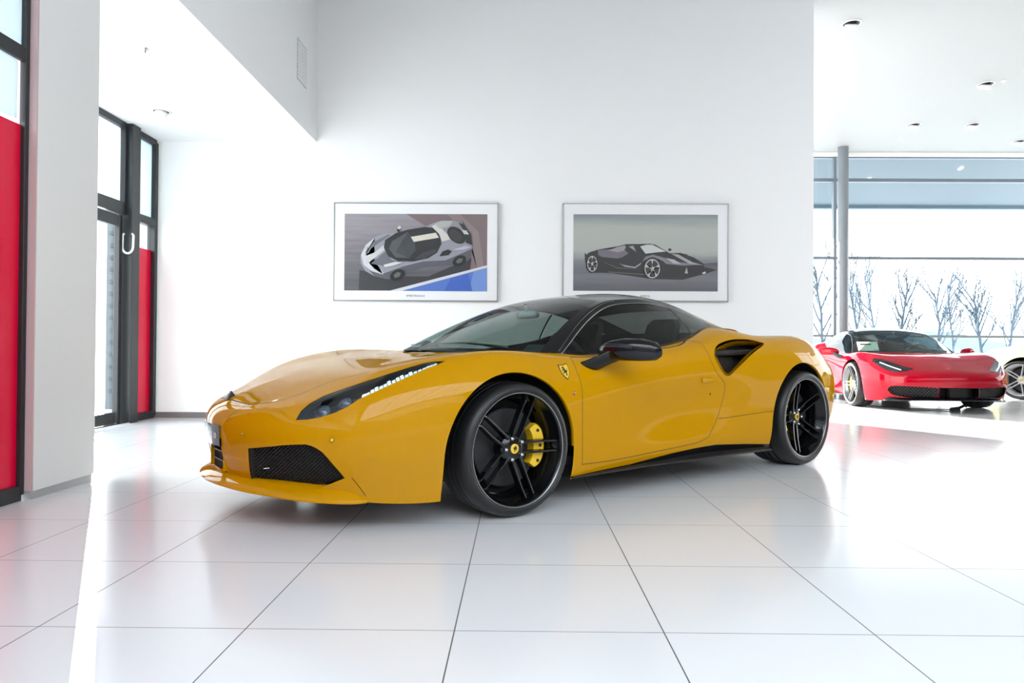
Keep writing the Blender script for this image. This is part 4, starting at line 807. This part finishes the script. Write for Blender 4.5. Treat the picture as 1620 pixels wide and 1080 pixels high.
# ------------------------------------------------------------------ framed prints on the back wall
def flat(nm, polys, ox, oz, sx_, sz_, parent, y=7.699):
    """printed picture: flat colour fields, each one thin ink layer over the next"""
    for i, (nm2, colr, pts) in enumerate(polys):
        bm = bmesh.new(); vs = [bm.verts.new((ox+px_*sx_, y-.0006*(i+1), oz-pz_*sz_)) for px_, pz_ in pts]
        f = bm.faces.new(vs); bmesh.ops.triangulate(bm, faces=[f]); me = bpy.data.meshes.new(nm2); bm.to_mesh(me); bm.free()
        me.materials.append(inkmat(colr)); link(nm2, me, parent)
INK = {}
def inkmat(c):
    if isinstance(c, bpy.types.Material): return c
    if c not in INK: INK[c] = mat('ink', tuple(.8*v**2.2 for v in c), .35)
    return INK[c]
def gradmat(name, stops, axis, streak=0, scale=(1, 1, 8), rot=0.0):
    m = mat(name, (.5, .5, .5), .35); n = m.node_tree; b = n.nodes['Principled BSDF']; tc = n.nodes.new('ShaderNodeTexCoord'); sp_ = n.nodes.new('ShaderNodeSeparateXYZ'); cr_ = n.nodes.new('ShaderNodeValToRGB')
    n.links.new(tc.outputs['Generated'], sp_.inputs[0]); src = sp_.outputs[axis]
    if streak:
        mp = n.nodes.new('ShaderNodeMapping'); mp.inputs['Scale'].default_value = scale; mp.inputs['Rotation'].default_value = (0, rot, 0); no_ = n.nodes.new('ShaderNodeTexNoise'); no_.inputs['Scale'].default_value = 2.2; no_.inputs['Detail'].default_value = 4
        n.links.new(tc.outputs['Generated'], mp.inputs[0]); n.links.new(mp.outputs[0], no_.inputs['Vector']); m1 = n.nodes.new('ShaderNodeMath'); m1.operation = 'MULTIPLY_ADD'; m1.inputs[1].default_value = streak; n.links.new(no_.outputs[0], m1.inputs[0]); n.links.new(src, m1.inputs[2]); m2 = n.nodes.new('ShaderNodeMath'); m2.operation = 'SUBTRACT'; m2.inputs[1].default_value = streak/2; n.links.new(m1.outputs[0], m2.inputs[0]); src = m2.outputs[0]
    n.links.new(src, cr_.inputs[0]); e = cr_.color_ramp.elements
    while len(e) < len(stops): e.new(.5)
    for k, (p, c_) in enumerate(stops): e[k].position = p; e[k].color = (*[.8*v**2.2 for v in c_], 1)
    n.links.new(cr_.outputs[0], b.inputs['Base Color']); return m
def picture(x0, x1, z0, z1, lab):
    q = MB(); wd = .012
    for a, b_ in (((x0, 7.695, z0), (x0+wd, 7.735, z1)), ((x1-wd, 7.695, z0), (x1, 7.735, z1)), ((x0, 7.695, z0), (x1, 7.735, z0+wd)), ((x0, 7.695, z1-wd), (x1, 7.735, z1))): q.box(a, b_)
    fr = q.build('framed_print', mat('frame_metal', (.25, .25, .26), .3, .6)); tag(fr, lab, 'picture', 'framed car prints on the back wall')
    boxo('mount', (x0+.005, 7.700, z0+.005), (x1-.005, 7.735, z1-.005), mat('mount_card', (.78, .78, .80), .35), fr)
    return fr
p1 = picture(-2.112, -.238, 1.345, 2.466, 'left framed print, silver sports car seen from above on track with blue strip')
bg1 = gradmat('print_asphalt', [(0, (.30, .29, .31)), (.35, (.42, .41, .44)), (.7, (.55, .52, .55)), (1, (.62, .60, .63))], 2, .55, (1.2, 1, 9), .12)
# coordinates as in the print: x right, z down, in units of the print's own raster
K = 1.626/1142
def E(cx, cy, rx, ry, n_=20, rot=0): return [(cx+rx*cos(t)*cos(rot)-ry*sin(t)*sin(rot), cy+rx*cos(t)*sin(rot)+ry*sin(t)*cos(rot)) for t in np.linspace(0, 2*pi, n_, endpoint=False)]
car1 = [('print_ground', bg1, [(228,190),(1370,190),(1370,805),(228,805)]),
 ('print_tint', (.50,.43,.44), [(720,190),(1370,190),(1370,610),(1240,640),(1180,420),(900,300)]),
 ('print_tint', (.56,.50,.50), [(1050,190),(1150,190),(1300,330),(1345,610),(1290,620),(1240,400)]),
 ('print_shadow', (.20,.20,.22), [(350,640),(560,690),(900,690),(1245,540),(1235,650),(640,800),(345,800)]),
 ('print_line', (.86,.87,.92), [(590,806),(1370,598),(1370,618),(690,806)]),
 ('print_strip', (.33,.47,.80), [(700,806),(1370,620),(1370,806)]), ('print_strip', (.45,.58,.86), [(1230,806),(1262,650),(1370,622),(1370,806)]), ('print_strip', (.25,.40,.76), [(1030,806),(1080,705),(1220,665),(1255,806)]),
 ('car_body', (.60,.60,.64), [(358,540),(372,490),(420,420),(480,370),(545,348),(640,345),(700,320),(860,300),(940,262),(1000,243),(1100,243),(1170,262),(1220,320),(1250,390),(1253,450),(1240,520),(1215,560),(1090,590),(980,600),(860,600),(720,660),(640,715),(560,712),(470,690),(400,650),(362,590)]),
 ('car_side', (.36,.36,.40), [(430,640),(545,668),(700,610),(860,570),(1040,560),(1245,470),(1245,530),(1215,565),(1090,600),(860,615),(720,665),(640,715),(560,712),(470,690)]),
 ('car_nose', (.82,.82,.85), [(362,520),(400,440),(470,385),(400,500),(415,570),(470,630),(545,660),(540,676),(450,650),(385,600)]),
 ('car_bonnet', (.45,.45,.49), [(405,510),(455,420),(580,355),(600,360),(440,470),(425,505)]), ('car_bonnet', (.80,.80,.80), [(400,530),(470,500),(545,440),(550,480),(440,570),(415,590)]), ('car_bonnet', (.42,.42,.47), [(440,590),(560,490),(610,560),(700,580),(560,610)]),
 ('car_roof', (.16,.16,.17), [(545,460),(555,400),(640,345),(730,318),(870,295),(940,300),(990,350),(1005,430),(970,500),(900,545),(780,572),(660,570),(580,530)]),
 ('car_screen', (.33,.34,.36), [(585,470),(610,410),(735,335),(790,410),(800,480),(750,545),(640,540)]), ('car_screen', (.25,.26,.28), [(640,500),(700,400),(735,335),(790,410),(800,480),(750,545)]),
 ('car_stripe', (.88,.86,.80), [(760,375),(960,340),(985,380),(785,415)]), ('car_stripe', (.85,.84,.82), [(925,290),(965,268),(1060,360),(1075,395),(1010,410),(985,350)]),
 ('car_deck', (.72,.72,.70), [(950,270),(1010,246),(1095,246),(1070,290),(990,310)]), ('car_deck', (.14,.13,.14), E(1125,360,85,55,20,.7)), ('car_deck', (.22,.21,.22), E(1120,365,60,38,20,.7)), ('car_deck', (.15,.15,.16), [(1140,258),(1185,275),(1240,350),(1253,440),(1200,420),(1190,330)]), ('car_deck', (.80,.80,.80), [(1165,318),(1205,322),(1225,355),(1185,350)]),
 ('car_vent', (.08,.08,.09), [(990,530),(1015,490),(1060,475),(1090,490),(1060,520)]), ('car_window', (.24,.24,.27), [(780,556),(860,500),(970,470),(960,500),(870,550)]),
 ('car_mirror', (.10,.10,.11), [(645,320),(665,310),(678,318),(665,345)]), ('car_mirror', (.85,.85,.86), [(652,300),(672,285),(684,300),(668,318)]),
 ('car_wheel', (.08,.08,.08), E(655,680,62,42,20,-.5)), ('car_wheel', (.40,.40,.40), E(655,680,34,22,5,-.5)), ('car_wheel', (.08,.08,.08), E(1150,565,58,40,20,-.5)), ('car_wheel', (.40,.40,.40), E(1150,565,32,20,5,-.5)),
 ('car_highlight', (.86,.85,.84), [(545,600),(640,575),(700,580),(620,608),(555,618)]), ('car_highlight', (.75,.74,.80), [(1090,480),(1200,445),(1250,455),(1180,478)])]
flat('p', car1, -1.989-228*K, 2.34+190*K*.995, K, K, p1)
def caption(xc, s, parent, y_=7.6985, z=1.405, sz=.032):
    text('caption', s, sz, Vector((xc, y_, z)), Matrix(((1,0,0),(0,0,-1),(0,1,0))), M['ink'], parent, .0003)
caption(-1.175, 'SF90STRADALE', p1)
p2 = picture(.495, 2.373, 1.357, 2.47, 'right framed print, black open sports car in profile under grey sky')
K2 = 1.636/1195
sky2 = gradmat('print_sky', [(0, (.22, .22, .25)), (.22, (.40, .40, .44)), (.40, (.50, .52, .54)), (.52, (.70, .72, .70)), (.80, (.72, .74, .71)), (1, (.52, .55, .58))], 2, .16, (1, 1, 4), -.25)
gr2 = gradmat('print_road', [(0, (.36, .36, .39)), (.5, (.47, .47, .50)), (1, (.30, .31, .35))], 2, .5, (1, 1, 7))
car2 = [('print_sky', sky2, [(193,205),(1388,205),(1388,840),(193,840)]), ('print_road', gr2, [(193,700),(330,690),(900,640),(1388,600),(1388,840),(193,840)]),
 ('car_shadow', (.10,.10,.11), [(300,660),(560,700),(850,740),(1100,745),(1300,690),(1380,660),(1290,640),(700,640)]),
 ('car_body', (.07,.065,.075), [(287,525),(300,540),(330,520),(400,497),(480,490),(560,470),(630,452),(740,450),(830,447),(870,455),(990,525),(1080,522),(1190,560),(1270,610),(1290,685),(1250,705),(1120,722),(960,725),(900,700),(780,712),(560,695),(420,690),(330,690),(300,650),(290,590)]),
 ('car_haunch', (.44,.42,.46), [(395,500),(500,495),(600,480),(650,530),(600,560),(560,572),(430,558),(400,545)]), ('car_haunch', (.62,.60,.62), [(480,505),(560,475),(620,462),(640,500),(560,520)]),
 ('car_screen', (.80,.82,.82), [(745,470),(800,455),(845,455),(960,512),(890,518),(790,530)]), ('car_screen', (.12,.12,.13), [(615,500),(640,458),(735,455),(720,520),(660,530)]), ('car_screen', (.6,.6,.62), [(650,470),(690,465),(715,520),(690,500)]),
 ('car_wing', (.50,.49,.53), [(760,600),(790,555),(850,538),(930,560),(1080,600),(1230,620),(1100,628),(960,615),(930,590),(850,560),(800,575)]), ('car_wing', (.66,.64,.66), [(1000,530),(1060,535),(1180,600),(1270,625),(1150,612)]), ('car_lamp', (.72,.72,.76), [(960,565),(1030,580),(1080,615),(1020,610)]),
 ('car_flank', (.60,.59,.63), [(570,612),(600,622),(700,640),(760,602),(745,625),(705,652),(620,640)]), ('car_flank', (.35,.35,.37), [(410,590),(560,645),(770,660),(560,655)]), ('car_flank', (.40,.38,.36), [(480,680),(780,700),(780,708),(480,686)]),
 ('car_mirror', (.09,.09,.10), E(990,497,14,11)), ('car_mirror', (.10,.10,.11), E(682,515,22,16)), ('car_fin', (.16,.16,.18), [(1080,525),(1130,535),(1190,585),(1140,570)]), ('car_grille', (.02,.02,.02), [(1130,640),(1270,625),(1275,680),(1150,695)]), ('car_lip', (.70,.70,.70), [(1130,640),(1112,692),(1140,695)]), ('car_lip', (.85,.85,.85), [(1255,688),(1283,676),(1288,690),(1262,698)]),
 ('car_wheel', (.03,.03,.03), E(350,612,52,80)), ('car_wheel', (.74,.73,.74), E(350,617,42,66)), ('car_wheel', (.16,.15,.16), E(350,617,36,58)), ('car_wheel', (.03,.03,.03), E(845,650,74,90)), ('car_wheel', (.78,.77,.78), E(845,655,64,80)), ('car_wheel', (.14,.13,.14), E(845,655,56,71))]
for cx, cy, rx, ry in ((350,617,38,61), (845,655,58,74)):
    for k in range(5):
        a = pi/2+k*2*pi/5; u = (cos(a)*rx, -sin(a)*ry); v = (-sin(a)*rx*.17, -cos(a)*ry*.17); car2.append(('car_spoke', (.80,.79,.80), [(cx-v[0]*.6, cy-v[1]*.6), (cx+u[0]+v[0], cy+u[1]+v[1]), (cx+u[0]-v[0], cy+u[1]-v[1]), (cx+v[0]*.6, cy+v[1]*.6)][:3]+[(cx+v[0], cy+v[1])]))
flat('p', car2, .616-193*K2, 2.343+205*K2, K2, K2, p2)
caption(1.43, 'APERTA', p2, z=1.415)

# ------------------------------------------------------------------ red car, pale car, small things on the floor
red, _ = build_car('sports_car', 'deep red sports car facing the camera before the window wall', (5.83, 9.93, 0), math.atan2(-.995, -.10), M['redpaint'], M['silver'], 'red')
pale, _ = build_car('sports_car', 'pale yellow sports car with silver wheels, cut by the right edge', (10.53, 9.70, 0), math.atan2(-.89, .45), M['pale'], mat('light_alloy', (.62, .63, .65), .35, .3), 'pale')
def rl(p):
    m = Matrix.Translation((5.83, 9.93, 0)) @ Matrix.Rotation(math.atan2(-.995, -.10), 4, 'Z'); return m @ Vector(p)
q = MB(); P = [rl(p) for p in ((-.47, -.36, .815), (-.47, -.66, .815), (-.55, -.66, .955), (-.55, -.36, .955))]; q.hexa([*P, *[p+Vector((0, .004, 0)) for p in P]])
cardo = q.build('price_card', M['paper']); tag(cardo, 'white card leaning inside the red car windscreen', 'card')
q = MB(); P = [rl(p) for p in ((-.518, -.46, .905), (-.518, -.62, .905), (-.529, -.62, .922), (-.529, -.46, .922))]; q.hexa([*[p-Vector((0, .003, 0)) for p in P], *[p-Vector((0, .001, 0)) for p in P]]); q.build('printed_line', M['ink'], cardo)
q = MB(); q.loft([[(-.06, -.03, 0), (.06, -.03, 0), (.06, .03, 0), (-.06, .03, 0)], [(-.05, -.025, .035), (.04, -.025, .05), (.04, .025, .05), (-.05, .025, .035)]], True, True, True); q.tube([(.05, 0, .03), (.13, .0, .07), (.16, 0, .05)], [.02, .02, .012], 8)
o = q.build('charging_plug', M['black'], smooth=False); o.location = (6.02, 9.42, 0); tag(o, 'black charging plug lying on the floor under the red car nose', 'plug')
q = MB(); q.tube(cm([(5.98, 9.43, .012), (5.8, 9.50, .008), (5.5, 9.62, .008), (5.25, 9.9, .008), (5.1, 10.6, .008)], 6), .007, 6); tag(q.build('charging_cable', M['black'], smooth=True), 'thin black cable running under the red car to the plug', 'cable')
